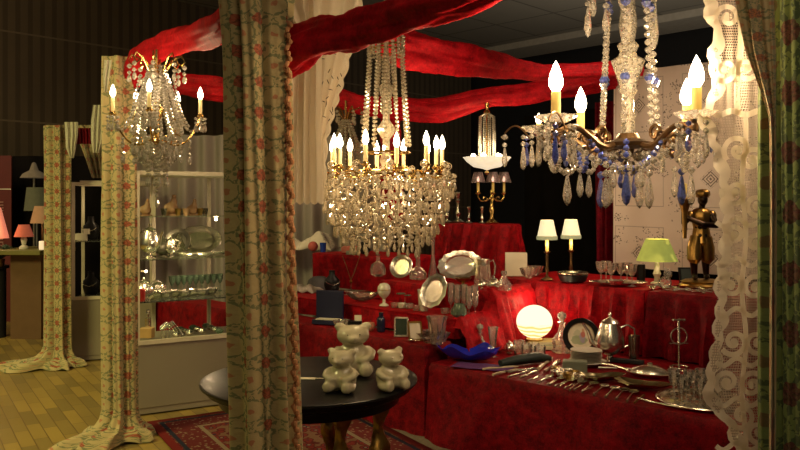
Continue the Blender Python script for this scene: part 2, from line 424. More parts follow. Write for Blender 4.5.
# ------------------------------------------------------------------ drapery
def swag(name, ctl, label, mat=SWR, cat='drape', folds=5, seed=1, n=70, flat=.62):
    """a length of velvet slung between posts: gathered, with long folds running along it; ctl = (px, py, Y, half thickness px)"""
    r = random.Random(seed); P = []
    pts = [(Vector(at(a, b, Y)), h*Y/F) for a, b, Y, h in ctl]
    pts = [pts[0]]+pts+[pts[-1]]
    segs = len(pts)-3; per = max(6, n//segs)
    for i in range(segs):
        for k in range(per+(1 if i == segs-1 else 0)):
            t_ = k/per; q = []
            (p0, a0), (p1, a1), (p2, a2), (p3, a3) = pts[i:i+4]
            pp = .5*((2*p1)+(p2-p0)*t_+(2*p0-5*p1+4*p2-p3)*t_*t_+(3*p1-p0-3*p2+p3)*t_**3)
            hh = a1+(a2-a1)*t_; P.append((pp, hh))
    N = 56; m = MB(); o = len(m.v); ph = [r.uniform(0, 6) for _ in range(6)]
    M_ = len(P)
    for i, (p, h) in enumerate(P):
        d = (P[min(i+1, M_-1)][0]-P[max(i-1, 0)][0]).normalized(); x = d.cross(Vector((0, 0, 1))).normalized(); y = x.cross(d)
        s = i/M_*5
        for k in range(N):
            a = 2*PI*k/N
            rr = 1+.17*sin(3*a+ph[0]+s*1.5)+.10*sin(folds*a+ph[1]-s*2.6)+.045*sin((2*folds+1)*a+ph[2]+s*5)+.09*sin(s*3.1+ph[3]+a)+.05*sin(s*9+ph[4]+2*a)+.02*sin(s*31+ph[5]+3*a)
            m.v.append(tuple(p+x*cos(a)*h*rr*flat+y*sin(a)*h*rr))
    for i in range(M_-1):
        for k in range(N):
            q = (k+1) % N; m.f.append((i*N+k, i*N+q, (i+1)*N+q, (i+1)*N+k))
    m.f.append(tuple(reversed(range(N)))); m.f.append(tuple(range((M_-1)*N, M_*N)))
    return tag(m.build(name, mat, ang=80), label, cat, 'red velvet swags of the canopy' if mat is SWR else None)
swag('velvet_swag', [(268, 68, 2.98, 20), (292, 54, 2.95, 22), (318, 39, 2.86, 18), (350, 31, 2.74, 19), (385, 22, 2.6, 17), (425, 8, 2.44, 17), (465, -4, 2.3, 16), (520, -22, 2.15, 14)],
     'nearest red velvet swag, tied to the big floral curtain and rising to the top edge', seed=3)
swag('velvet_swag', [(240, 2, 3.05, 12), (222, 22, 3.2, 16), (196, 36, 3.75, 13), (172, 44, 4.25, 12), (152, 52, 4.5, 13), (136, 66, 4.66, 15), (132, 84, 4.72, 9)],
     'red velvet swag running from the big floral curtain to the top of the second one', seed=5)
swag('velvet_swag', [(366, 26, 4.45, 16), (395, 46, 4.5, 19), (430, 54, 4.5, 17), (470, 60, 4.6, 14), (510, 67, 5.0, 11), (545, 72, 5.3, 7), (575, 72, 5.5, 7), (640, 68, 5.8, 8)],
     'red velvet swag passing just behind the tall bead chandelier', seed=9)
swag('velvet_swag', [(176, 84, 6.0, 11), (205, 88, 6.0, 11), (232, 91, 6.0, 11), (290, 94, 6.0, 10), (335, 97, 6.0, 9), (360, 104, 6.0, 9), (395, 106, 6.0, 10), (440, 109, 6.0, 12), (485, 99, 6.0, 9), (520, 96, 6.0, 9), (560, 88, 6.0, 11), (612, 76, 6.1, 13)],
     'long rearmost red velvet swag that the small glass dish lamp hangs from', seed=12, n=110)
def tail(name, ctl, label, mat, seed):
    o = swag(name, ctl, label, mat, 'drape', 6, seed, 40, .6); return o
tail('velvet_tail', [(392, 100, 6.05, 10), (392, 120, 6.05, 9), (391, 150, 6.05, 9), (392, 190, 6.05, 10), (394, 222, 6.05, 10)], 'narrow red velvet tail hanging behind the tall bead chandelier', RED, 4)
def hung(name, X, Y, w, d, z0, z1, folds, mat, label, rz=0, seed=0, cat='curtain', amp=.35):
    m = MB(); L = math.hypot(w, 0)
    def fn(a, b):
        k = .6+.4*(1-b)
        return ((a-.5)*w, d*amp*k*(sin(a*folds*2*PI+.5*sin(b*3+seed))+.4*sin(a*folds*4.7*PI+seed)), z0+(z1-z0)*b)
    m.grid(fn, max(40, folds*14), 16, lambda a, b: (a*L*1.3, (z1-z0)*b))
    return tag(m.build(name, mat, None, (X, Y, 0), rz=rz), label, cat)
w = W(.38, 2.05)
hung('velvet_drape', *at(606, 0, 6.2)[:2], .2, .07, .93, 2.27, 3, REDD, 'dark red velvet drape hanging at the left edge of the white cutwork cloth', UA, 2, 'drape', .5)

def bunch(name, px, Y, rx, ry, z1, mat, label, folds=7, seed=0, lean=0, puddle=None, prof=None, fringe=False, z0=.015):
    """a curtain gathered round a post"""
    X = (px-400)/F*Y; root = thing(name, (X, Y, 0), label, 'curtain'); r = random.Random(seed)
    ph = [r.uniform(0, 6.28) for _ in range(8)]; NU = 180; rows = []
    zs = [z1-(z1-.2)*i/34 for i in range(35)]
    for z in zs: rows.append((z, 1., 0.))
    if puddle:
        for z, e, sft in ((.14, 1.05, .05), (.09, 1.2, .15), (.06, 1.45, .32), (.05, 1.7, .52), (.035, 1.9, .75), (.014, 2.0, .95), (.008, 2.05, 1.)): rows.append((z, e, sft))
    else:
        rows += [(.12, 1., 0), (.03, 1.03, 0)]
    m = MB()
    def rowpt(z, e, s_, a):
        q = 1 if prof is None else prof(z)
        f = .98+.22*sin(folds*a+ph[0]+.5*sin(z*2+ph[3]))+.08*sin((folds*2+1)*a+ph[1]+z)+.03*sin(a*23+ph[2]+z*3)
        x = rx*q*f*cos(a)*e; y = ry*q*f*sin(a)*e
        zz = z
        if s_:
            dx, dy = puddle[:2]; L_ = math.hypot(dx, dy); al = (cos(a)*dx+sin(a)*dy)/L_
            k = max(0, al)*s_; x += dx*k*(1+.14*sin(9*a+ph[4])); y += dy*k*(1+.14*sin(9*a+ph[4]))
            zz = z+.028*(1-s_*.6)*sin(11*a+ph[5]+s_*5)*s_*1.0+.02*s_*(1-s_)*4
            zz = max(.012 if s_ < .99 else .006, zz)
        return (x+lean*(z1-z), y, zz)
    acc = 0; o = 0; prev = None
    for j, (z, e, s_) in enumerate(rows):
        for i in range(NU+1):
            a = 2*PI*i/NU-PI/2*1.0+PI
            p = rowpt(z, e, s_, a); m.v.append(p)
            m.uv[len(m.v)-1] = (i/NU*(rx+ry)*PI*1.25, z if not s_ else .14-s_*.4)
    for j in range(len(rows)-1):
        for i in range(NU):
            a0 = j*(NU+1)+i; m.f.append((a0, a0+1, a0+NU+2, a0+NU+1))
    m.build('drape', mat, root, ang=85)
    if fringe:
        fm = MB(); z = z1-.2; k = 0
        while z > .1:
            x = (rx*(1 if prof is None else prof(z)))*1.02+lean*(z1-z)
            for q in range(3):
                fm.ball((x+.004+.006*q+.007*sin(k*2.1+q), -.045-.014*q+.006*sin(k*5.3), z-.007*q), (.0085, .0085, .011), 6, 4)
            z -= .021; k += 1
        fm.build('fringe', FRIN, root)
    return root
bunch('floral_curtain', 256, 2.9, .107, .085, 2.32, FLOR, 'largest rose-patterned curtain gathered at the near corner post, orange fringe down one edge', 6, 2, .022,
      prof=lambda z: 1+.22*max(0, (z-1.95)/.4)**1.5+.06*max(0, (1.2-z)), fringe=True)
bunch('floral_curtain', 118, 4.7, .092, .07, 2.34, FLOR, 'rose-patterned curtain in front of the lit glass cabinet, its hem spread on the floor', 6, 5, .006, puddle=(-.14, -.16),
      prof=lambda z: 1-.1*max(0, (z-2.0)/.35))
bunch('floral_curtain', 57, 6.78, .10, .085, 2.13, FLOR, 'farthest rose-patterned curtain, between the wooden counter and the small cabinet', 6, 8, .0, puddle=(-.32, -.1))
# gathered cloth linking the far post to the second one (draped behind the small cabinet)
def patch(name, poly, Y, mat, label, cat, nu=36, amp=.02, folds=6, dY=0, uvs=1., seed=0, scal=0):
    """hanging cloth between a left and a right edge given as px rows: poly = [(y, xl, xr), ...]"""
    m = MB()
    def fn(a, b):
        t_ = b*(len(poly)-1); i = min(int(t_), len(poly)-2); f = t_-i
        y, xl, xr = [poly[i][k]*(1-f)+poly[i+1][k]*f for k in range(3)]
        px = xl+(xr-xl)*a; yy = Y+dY*a+amp*sin(a*folds*2*PI+seed+b*1.2)+amp*.4*sin(a*folds*5.1*PI+b*3)
        if scal and b > .96: y += scal*abs(sin(a*PI*7))
        return at(px, y, yy)
    W_ = abs(poly[0][2]-poly[0][1])*Y/F
    H_ = abs(poly[-1][0]-poly[0][0])*Y/F
    m.grid(fn, nu*2, 30, lambda a, b: (a*W_*1.3*uvs, (1-b)*H_*uvs))
    p0 = Vector(fn(.5, 0)); m.v = [tuple(Vector(q)-p0) for q in m.v]
    return tag(m.build(name, mat, None, p0, ang=80), label, cat)
patch('floral_drape', [(125, 62, 104), (140, 78, 106), (160, 86, 106), (178, 92, 106)], 7.3, FLOR, 'green-gold floral cloth slung behind the top of the small cabinet', 'drape', amp=.03, folds=4)
patch('velvet_band', [(128, 74, 93), (134, 75, 94), (144, 76, 94)], 6.75, REDD, 'short dark red velvet band between two lace ends above the small cabinet', 'drape', dY=-.3)
patch('lace_end', [(122, 64, 78), (135, 65, 78), (148, 66, 76), (158, 70, 74)], 6.55, LACET, 'cream lace end hanging at the left side of the dark red band', 'lace', amp=.012, folds=3)
patch('lace_end', [(105, 93, 104), (120, 91, 104), (140, 91, 103), (153, 93, 99)], 6.4, LACET, 'cream lace end hanging beside the second rose-patterned curtain', 'lace', amp=.012, folds=3)
patch('lace_end', [(60, 104, 112), (75, 103, 110), (92, 104, 107)], 4.55, LACET, 'narrow lace edging at the top of the second rose-patterned curtain', 'lace', amp=.008, folds=2)

# voile with cutwork hanging behind the near post
root = thing('voile_curtain', at(320, -30, 3.3), 'off-white embroidered voile curtain with scalloped edge behind the nearest red swag', 'curtain')
def vo_part(name, poly, Y, amp, folds, seed, sc_r, off):
    m = MB()
    def fn(a, b):
        t_ = b*(len(poly)-1); i = min(int(t_), len(poly)-2); f = t_-i
        y, xl, xr = [poly[i][k]*(1-f)+poly[i+1][k]*f for k in range(3)]
        if a > .93: xr += sc_r*abs(sin(b*38))
        px = xl+(xr-xl)*a
        if b > .97: y += 2.5*abs(sin(a*PI*6))
        return Vector(at(px, y, Y+amp*sin(a*folds*6.28+seed+b)+off*a))-Vector(root.location)
    m.grid(fn, 90, 120, lambda a, b: (a*.5, (1-b)*1.2)); return m.build(name, VOILE, root, ang=80)
vo_part('header_fold', [(-35, 268, 300), (0, 276, 301), (16, 286, 306), (32, 298, 308)], 3.1, .015, 1.5, 1, 0, 0)
vo_part('front_panel', [(-35, 285, 318), (0, 286, 318), (60, 286, 322), (120, 284, 322), (202, 282, 325)], 3.18, .028, 3.2, 0, 0, 0)
vo_part('back_panel', [(-40, 296, 366), (0, 298, 362), (40, 300, 354), (80, 302, 343), (110, 304, 334), (140, 306, 326), (190, 308, 324)], 3.3, .03, 2.6, 2, 2.5, .05)
em = MB(); r = random.Random(3)
for i in range(34):
    px, py = r.uniform(316, 342), r.uniform(40, 120)
    if px > 352-(py-30)*.22: continue
    a = r.uniform(0, 3.1); d = Vector((cos(a), 0, sin(a)))*r.uniform(.006, .013); p = Vector(at(px, py, 3.225))-Vector(root.location)
    em.tube([p-d, p, p+d], [.0012, .0022, .0012], 5)
em.build('cutwork', plain('cutwork_shadow', (.05, .04, .03), .9), root)

# white voile backdrop behind the cabinet and the display stand
def bk(a, b):
    X = -2.85+2.75*a; Y = 7.8+.1*a+.05*sin(a*95)+.025*sin(a*41+b)
    zt = 2.14 if a < .8 else 2.14-(a-.8)*.7
    return (X, Y, .02+(zt-.02)*b)
m = MB(); m.grid(bk, 260, 12, lambda a, b: (3.4*a, 1.3*b))
tag(m.build('voile_backdrop', BACKC, ang=80), 'pleated white voile backdrop hanging behind the lit glass cabinet', 'curtain')

# cutwork linen cloth on the right
w0 = W(.10, 2.0)
root = thing('cutwork_cloth', (w0[0], w0[1], 0), 'large white linen cloth with cutwork diamonds hanging behind the bronze torch figure', 'cloth', rz=UA)
m = MB(); m.grid(lambda a, b: (1.85*a, .012*sin(a*14+b)+.006*sin(a*33), .95+1.53*b-.03*a), 80, 20, lambda a, b: (1.85*a, 1.5*b)); m.build('linen', EMB, root)

# ------------------------------------------------------------------ velvet covered tiers
def tier(name, path, back, zt, zb, label, amp=.03, seed=0, mat=RED, flare=.03, top=True, dens=9):
    """path: front outline in (s, b), left to right, cloth falls below it; back: closing points"""
    pts = []; r = random.Random(seed)
    P = [W(*p) for p in path]
    for a, b in zip(P, P[1:]):
        L = math.hypot(b[0]-a[0], b[1]-a[1]); n = max(2, int(L/.022))
        for i in range(n): pts.append((a[0]+(b[0]-a[0])*i/n, a[1]+(b[1]-a[1])*i/n))
    pts.append(P[-1]); n = len(pts); acc = [0]
    for a, b in zip(pts, pts[1:]): acc.append(acc[-1]+math.hypot(b[0]-a[0], b[1]-a[1]))
    nr = []
    for i in range(n):
        a, b = pts[max(0, i-4)], pts[min(n-1, i+4)]; d = (b[0]-a[0], b[1]-a[1]); l = math.hypot(*d); nr.append((d[1]/l, -d[0]/l))
    m = MB(); rows = 14; ph = [r.uniform(0, 6) for _ in range(6)]
    x0, y0 = P[0]
    for j in range(rows+1):
        t_ = j/rows; z = zt-(zt-zb)*t_
        if j == 0: z = zt
        for i in range(n):
            s = acc[i]
            f = (1.5*(1-2*abs(sin(s*dens*.5+ph[0]+t_*.5+.35*sin(s*4+ph[4])))**.7)+.6*sin(s*dens*1.7+ph[1]-t_)+.3*sin(s*dens*4.3+ph[2])+.3*sin(s*3+ph[3]))/2
            o = .006+(amp*(t_**.55))*(f+.75)*(.9)+flare*t_
            if j == 0: o = amp*.3*(f+.3)
            if j == 1: o = o*.8+.008
            zz = z if j else zt-.004
            m.v.append((pts[i][0]+nr[i][0]*o-x0, pts[i][1]+nr[i][1]*o-y0, zz))
    for j in range(rows):
        for i in range(n-1): m.f.append((j*n+i, (j+1)*n+i, (j+1)*n+i+1, j*n+i+1))
    top_ = len(m.v)
    for i in range(n): m.v.append(m.v[i])
    for p in back: q = W(*p); m.v.append((q[0]-x0, q[1]-y0, zt-.004))
    m.f.append(tuple(range(top_, len(m.v))))
    # hidden back of the cloth down to the floor so it stands
    bq = [W(*p) for p in back]; ring = [P[-1]]+bq+[P[0]]
    o = len(m.v)
    for q in ring: m.v.append((q[0]-x0, q[1]-y0, zt-.004)); m.v.append((q[0]-x0, q[1]-y0, zb))
    for i in range(len(ring)-1): m.f.append((o+2*i, o+2*i+1, o+2*i+3, o+2*i+2))
    ob = m.build(name, mat, None, (x0, y0, 0), ang=60)
    return tag(ob, label, 'draped table')
G = .01
tier('draped_table', [(-3.6, 0), (-.055, 0), (-.055, .25)], [(-3.6, .25)], .56, 0, 'lowest left step of the red velvet stand, behind the ceramic bears', .045, 1, mat=velvet('dimmed_step_velvet', (.06, .002, .005), (.30, .007, .012)))  # same red velvet, dim light on this step put into a darker colour
tier('draped_table', [(-2.3, .29), (-.06, .29), (-.06, .60)], [(-1.2, .60), (-1.2, .84), (-2.3, .84)], .70, .565, 'second red velvet step, carrying the navy-backed jewel case and crystal boats', .016, 2, flare=0)
tier('draped_table', [(-1.14, .64), (-.06, .64), (-.06, 1.06)], [(-1.14, 1.06)], .85, .47, 'third red velvet step, carrying the oval silver platter', .014, 3, flare=0)
tier('draped_table', [(-2.3, .88), (-1.22, .88), (-1.22, 1.44)], [(-2.3, 1.44)], 1.0, .705, 'high left red velvet step under the white lace bundle', .014, 4, flare=0)
tier('draped_pedestal', [(-1.25, 1.9), (-1.3, 1.46), (-.45, 1.46), (-.78, 1.9)], [], 1.275, .0, 'tall red velvet pedestal carrying the candelabra and silver candlesticks', .13, 6, flare=.05, dens=36)
tier('draped_table', [(.0, 0), (2.5, 0)], [(2.5, 1.12), (.0, 1.12)], .465, 0, 'long low front table in red velvet laid with silver cutlery', .07, 7, mat=velvet('dimmed_front_velvet', (.06, .001, .004), (.27, .004, .010)), dens=6)  # same red velvet, shade at the front put into a darker colour
tier('draped_table', [(-.37, 1.13), (.83, 1.13)], [(.83, 1.9), (-.37, 1.9)], .89, .472, 'raised rear red velvet table with the pair of candle lamps', .085, 8, flare=0, dens=42)
tier('draped_table', [(.87, 1.12), (2.3, 1.10)], [(2.3, 1.9), (.87, 1.9)], .888, .472, 'raised red velvet table at the right, under the bronze torch figure', .07, 9, flare=0, dens=30, mat=velvet('shaded_red_velvet', (.06, .001, .004), (.27, .004, .011)))

# bright velvet thrown over the ends of the left steps down to the front table
def stepz(b): return .565+.135*min(1, max(0, (b-.25)/.05))+.15*min(1, max(0, (b-.60)/.05))
x0, y0 = W(0, .3)
def rn(a, v):
    b = .27+.80*a; zt = stepz(b)+.012; s = -.11+.08*min(1, v*4)+max(0, v-.2)*(.10+.05*sin(a*3)); t_ = max(0, (v-.12)/.88)
    f = .020*sin(a*46+v*3)+.012*sin(a*87+1+v*2); s += f*t_+.03; z = zt-(zt-.475)*t_**1.15
    if z > zt-.02: z = zt+.004*sin(a*46)
    w_ = W(s, b+f*.4); return (w_[0]-x0, w_[1]-y0, z+.006)
m = MB(); m.grid(rn, 120, 26, lambda a, b: (a, b))
tag(m.build('velvet_throw', velvet('scarlet_velvet', (.16, .0015, .005), (.62, .007, .014)), None, (x0, y0, 0), ang=80), 'bright scarlet velvet throw spilling over the right ends of the left steps', 'cloth')

# ------------------------------------------------------------------ right-hand curtains close to the camera
bunch('floral_curtain', 800, 1.95, .085, .06, 2.35, FLOG, 'green curtain with dark red roses filling the right edge', 4, 11, 0)
patch('floral_fold', [(-25, 728, 772), (0, 735, 774), (50, 745, 776), (90, 760, 776), (118, 769, 776), (200, 770, 777), (470, 769, 776), (795, 769, 776)], 1.86, FLOW, 'cream fold of orange rose fabric looping down beside the green curtain', 'drape', amp=.010, folds=2)
Y_ = 2.12
root = thing('lace_curtain', at(738, -40, Y_), 'cream net lace curtain with bold scrolls and wavy edge at the right', 'curtain')
LO = Vector(root.location)
edge = [(-40, 700), (0, 704), (20, 707), (38, 716), (52, 708), (75, 716), (98, 709), (115, 698), (135, 706), (160, 716), (200, 723), (240, 722), (285, 716), (315, 716), (340, 713), (365, 709), (385, 704), (400, 706), (412, 716), (428, 728), (455, 738), (520, 742)]
def exl(y):
    for (a, b), (c, d) in zip(edge, edge[1:]):
        if a <= y <= c: return b+(d-b)*(y-a)/(c-a)
    return edge[-1][1]
def lz(px, py): return Y_+.022*sin((px-700)*.13+py*.004)+.008*sin((px-700)*.31)
m = MB()
def lf(a, b):
    y = -40+560*b; xl = exl(y)+1.5*abs(sin(y*.28)); px = xl+(771-xl)*a; return Vector(at(px, y, lz(px, y)))-LO
m.grid(lf, 60, 200, lambda a, b: (a*.19, b*1.55)); m.build('net', NET, root, ang=85)
m = MB()
def tape(pts, w, m=m, off=-.004):
    """flat woven tape lying on the net; pts and w in px"""
    n = len(pts); o = len(m.v)
    for i, p in enumerate(pts):
        a, b = pts[max(0, i-1)], pts[min(n-1, i+1)]; dx, dy = b[0]-a[0], b[1]-a[1]; l = math.hypot(dx, dy) or 1
        ww = w(i/(n-1)) if callable(w) else w
        for sg in (-1, 1):
            q = (p[0]-dy/l*ww*sg*.5, p[1]+dx/l*ww*sg*.5); v_ = Vector(at(q[0], q[1], lz(q[0], q[1])+off))-LO; m.v.append(tuple(v_))
            m.uv[len(m.v)-1] = (q[0]*.003, q[1]*.003)
    for i in range(n-1): m.f.append((o+2*i, o+2*i+1, o+2*i+3, o+2*i+2))
def spiral(cx, cy, r, turn=1.4, a0=0, cw=1, w=5, lead=None):
    pts = []
    if lead: pts.append(lead)
    for i in range(26):
        f = i/25; a = a0+cw*turn*2*PI*f; rr = r*(1-.82*f); pts.append((cx+rr*cos(a), cy+rr*sin(a)))
    tape(pts, lambda f: w*(1-.2*f), off=-.004-.0004*R.random()); m.grid(lambda a, b: Vector(at(cx+4*b*cos(a*6.29), cy+4*b*sin(a*6.29), lz(cx, cy)-.0052))-LO, 12, 1, lambda a, b: (a*.02, b*.01))
ys = [y for y in range(-40, 521, 4)]
tape([(exl(y)+5+2*sin(y*.3), y) for y in ys], lambda f: 11+3*sin(f*90))
for px, py, r_, a0, cw in ((728, 17, 13, 2.6, 1), (725, 70, 15, -2.2, -1), (746, 68, 14, -.9, 1), (738, 150, 15, 2.4, 1), (752, 160, 13, .2, -1), (735, 192, 14, 3.4, -1), (757, 205, 12, .8, 1),
                        (731, 286, 13, -2.6, 1), (755, 288, 13, -.5, -1), (734, 342, 14, 2.6, -1), (757, 342, 13, .4, 1), (727, 382, 12, 2.2, 1), (752, 385, 13, -.8, -1), (742, 416, 14, 3, -1), (758, 432, 13, 0, 1), (735, 235, 11, 2, 1), (756, 243, 11, 1, -1)):
    spiral(px, py, r_, 1.35, a0, cw, 5.5)
tape([(739+2*sin(y*.05), y) for y in range(-30, 118, 6)], 6)
tape([(712+3*i, 113+2*sin(i*.7)) for i in range(18)], 6)
tape([(744+2*sin(y*.06), y) for y in range(118, 470, 6)], 5)
for yy in (222, 262, 312, 362, 402, 446): tape([(716+4*i, yy+4*sin(i*.9)) for i in range(14)], 5)
m.build('scroll_motif', TAPE, root, ang=85)
# ------------------------------------------------------------------ chandeliers
LIGHTS = []
def candle(m_parent, p, h, r, wax=WAX, bh=.06, br=.013, cup=BRASS, lit=True, root=None, e=0, cupr=2.4):
    """drip pan, candle sleeve and flame bulb; p is the pan centre"""
    mb = MB(); mb.lathe([(.0001, -.012*r/.01), (r*.9, -.010), (r*1.1, -.004), (r*cupr, .003), (r*cupr*1.05, .008), (r*1.3, .006), (r*1.25, .018), (r, .02)], p, 16)
    mb.build('drip_pan', cup, m_parent)
    mb = MB(); mb.lathe([(r, .012), (r, h), (r*.5, h+.002)], p, 12); mb.build('candle', wax, m_parent)
    if lit:
        mb = MB(); mb.lathe([(br*.45, 0), (br*.95, bh*.2), (br, bh*.38), (br*.75, bh*.62), (br*.35, bh*.85), (.0001, bh)], (p[0], p[1], p[2]+h), 12)
        mb.build('bulb', BULB, m_parent)
        if e and root is not None: LIGHTS.append((tuple(Vector(root.location)+Vector((p[0], p[1], p[2]+h+bh*.4))), e))
def pol(r, deg, z): a = math.radians(deg); return Vector((r*cos(a), r*sin(a), z))

# --- right chandelier: glass baluster, brass scroll arms, clear and blue prisms
cx, cy, cz = at(628, 143, 2.45)
ch = thing('chandelier', (cx, cy, cz), 'large right chandelier with glass column, brass scroll arms and blue crystal drops', 'chandelier')
m = MB(); m.lathe([(.0001, -.02), (.04, -.01), (.045, .01), (.02, .02), (.022, .08), (.026, .09), (.019, .1), (.019, .15), (.03, .165), (.024, .18), (.045, .24), (.052, .262), (.03, .275), (.024, .29), (.034, .31), (.02, .325), (.028, .37), (.022, .44), (.017, .5), (.026, .53), (.02, .56), (.02, .72), (.03, .74), (.012, .76), (.012, .95)], n=20, flute=8)
m.build('glass_column', crystal('baluster_glass', (1, .95, .85), .34, .05, .6), ch)
m = MB(); m.lathe([(.0001, -.05), (.012, -.045), (.02, -.02), (.075, -.012), (.08, 0), (.04, .012), (.03, .03), (.0001, .032)], n=24); m.build('hub', BRONZE, ch)
m = MB(); m.tube([(0, 0, .9), (0, 0, 1.6)], .006, 6); m.build('chain', BRONZE, ch)
ARM = [(217, .34), (290, .31), (25, .25), (105, .31), (155, .29)]
for k, (dg, r) in enumerate(ARM):
    am = MB(); pr = []
    for i in range(19):
        t = i/18; rr = .05+(r-.05)*t; z = .022*sin(t*PI*2.1)*(-1)+.02*t
        pr.append(pol(rr, dg, z))
    pr += [pol(r, dg, .035)]
    am.tube(pr, [.011*(1-.3*i/19) for i in range(20)], 8)
    # scrolls
    for (rc, zc, sr, sg) in ((.13, .022, .026, 1), (.19, -.018, .022, -1), (r*.82, .018, .02, 1)):
        sp_ = [pol(rc+sr*(1-.7*i/16)*cos(sg*i/16*2.6*PI), dg, zc+sr*(1-.7*i/16)*sin(sg*i/16*2.6*PI)) for i in range(17)]
        am.tube(sp_, [.007-.003*i/16 for i in range(17)], 6)
    arm = am.build('arm', BRONZE, ch)
    p = pol(r, dg, .045)
    g = MB(); g.lathe([(.01, -.006), (.03, .0), (.05, .012), (.056, .02), (.047, .016), (.02, .008)], p, 18, flute=9, fa=.14); g.build('glass_pan', CRYR, arm)
    if k == 4:
        candle(arm, p, .03, .008, WAXY, .035, .010, BRONZE, True, ch, 1.6, 1.2)
    else: candle(arm, p, .088, .0142, WAXY, .092, .0215, BRONZE, True, ch, 8.5, 1.5)
    for q in range(7):
        a = q*360/7+k*20; pp = p+pol(.052, a, -.004)
        dm = MB(); L = R.uniform(.06, .105); dm.gem(pp-Vector((0, 0, .012)), .009); dm.drop(pp-Vector((0, 0, .024)), L, .021)
        dm.build('pendant', CRYB if (q+k) % 4 == 1 else CRYR, ch, flat=True)
    # tendril outside each arm with a hanging prism
    if k in (2, 0, 4):
        tp = [pol(r+.02+.085*t, dg+8, .02+.045*sin(t*PI*.85)) for t in [i/10 for i in range(11)]]
        tn = MB(); tn.tube(tp, .003, 5); tn.build('tendril', BRONZE, arm)
        dm = MB(); e_ = tp[-1]; dm.gem(e_-Vector((0, 0, .012)), .012, .9); dm.drop(e_-Vector((0, 0, .028)), .085, .02); dm.build('pendant', CRYR, ch, flat=True)
for k in range(9):       # long prisms under the hub and between arms
    dg = k*40+12; rr = .10 if k % 2 else .19; p = pol(rr, dg, -.02 if k % 2 else -.01)
    dm = MB(); dm.beads([p, p-Vector((0, 0, .05))], .010, 1.9); dm.drop(p-Vector((0, 0, .065)), .125, .03); dm.build('pendant', CRYB if k % 3 == 0 else CRYR, ch, flat=True)
for k, (dg, r) in enumerate(ARM):
    d2, r2 = ARM[(k+1) % 5]
    pts = hang(pol(r*.9, dg, .02), pol(r2*.9, d2, .02), .11)
    dm = MB(); dm.beads(pts, .011, 2.05); dm.build('bead_garland', CRYR, ch, flat=True)
    pts = hang(pol(r*.55, dg, .0), pol(r2*.55, d2, .0), .09)
    dm = MB(); dm.beads(pts, .009, 2.05); dm.build('bead_garland', CRYR if k % 2 else CRYB, ch, flat=True)
    dm = MB(); q = pol((r+r2)*.25, (dg+(d2 if d2 > dg else d2+360))/2, -.075); dm.drop(q, .1, .024); dm.build('pendant', CRYR if k != 2 else CRYB, ch, flat=True)
for k in range(6):       # strings falling from the crown beside the column
    dg = k*60+8; a = pol(.05, dg, .78); b = pol(.10 if k % 2 == 0 else .085, dg, .05)
    a2 = hang(a, b, -.02, 16)
    dm = MB(); dm.beads(a2, .0118, 2.1); dm.build('bead_strand', CRYR, ch, flat=True)
    dm = MB()
    for t_ in (.27, .55, .83): dm = MB(); dm.gem(Vector(a2[int(t_*16)]), .017); dm.build('blue_bead', CRYB, ch, flat=True)
for px, py, L in ((588, -8, .12), (593, -22, .1), (606, -6, .1), (655, -12, .17), (622, -30, .1), (645, -26, .09)):
    q = Vector(at(px, py, 2.42 if px < 640 else 2.5))-Vector(ch.location); dm = MB(); dm.tube([q+Vector((0, 0, .2)), q], .002, 4); dm.gem(q-Vector((0, 0, .01)), .012); dm.drop(q-Vector((0, 0, .024)), L, .025); dm.build('pendant', CRYR, ch, flat=True)
m = MB(); m.lathe([(.0001, -.055), (.02, -.06), (.028, -.08), (.02, -.1), (.0001, -.105)], n=10); m.build('finial', CRYR, ch, flat=True)
for k in range(5):
    p = pol(.045, k*72+30, -.04); dm = MB(); dm.gem(p, .02, 1.); dm.drop(p-Vector((0, 0, .03)), .075, .024); dm.build('pendant', CRYB if k == 1 else CRYR, ch, flat=True)

# --- tall bead chandelier in the middle
cx, cy, cz = at(386, 172, 4.0); K = 4.0/F
ch = thing('chandelier', (cx, cy, cz), 'tallest central chandelier, bead tent over a ring of candles and dense crystal basket', 'chandelier')
H = (172-40)*K
m = MB(); m.lathe([(.0001, .0), (.02, .02), (.035, .06), (.018, .1), (.018, .17), (.04, .2), (.045, .23), (.018, .27), (.015, .35), (.03, .4), (.04, .44), (.015, .47), (.012, H), (.012, H+.5)], n=14, flute=7)
m.build('stem', CRYG, ch)
m = MB(); m.torus((0, 0, H), 17*K, .007, 28, 6); m.torus((0, 0, H-.055), 17.5*K, .005, 28, 6); m.build('crown_ring', BRASS, ch)
for k in range(16):
    dm = MB(); p = pol(17.5*K, k*22.5, H+.015); dm.beads([p, p-Vector((0, 0, .09))], .010, 1.8); dm.build('crown_drop', CRYG, ch, flat=True)
for k in range(12):
    p, q = pol(17*K, k*30, H-.05), pol(24*K, k*30, .12)
    dm = MB(); dm.beads(hang(p, q, .02), .0115, 2.0, sizes=lambda i: .0085+.00012*i); dm.build('bead_strand', CRYG, ch, flat=True)
for k in range(8):
    p, q = pol(6*K, k*45+20, H-.09), pol(11*K, k*45+20, .3)
    dm = MB(); dm.beads(hang(p, q, .01), .009, 2.1); dm.build('bead_strand', CRYG, ch, flat=True)
m = MB(); m.torus((0, 0, .0), 44*K, .006, 40, 6); m.torus((0, 0, -.02), 64*K, .006, 48, 6); m.torus((0, 0, .10), 24*K, .006, 30, 6); m.build('ring_frame', BRASS, ch)
m = MB()
for k in range(12): m.tube([pol(20*K, k*30, .03), pol(30*K, k*30, -.045), pol(45*K, k*30, -.05), pol(56*K, k*30, -.02), pol(58*K, k*30, .0)], .006, 6)
m.build('arm_frame', BRASS, ch)
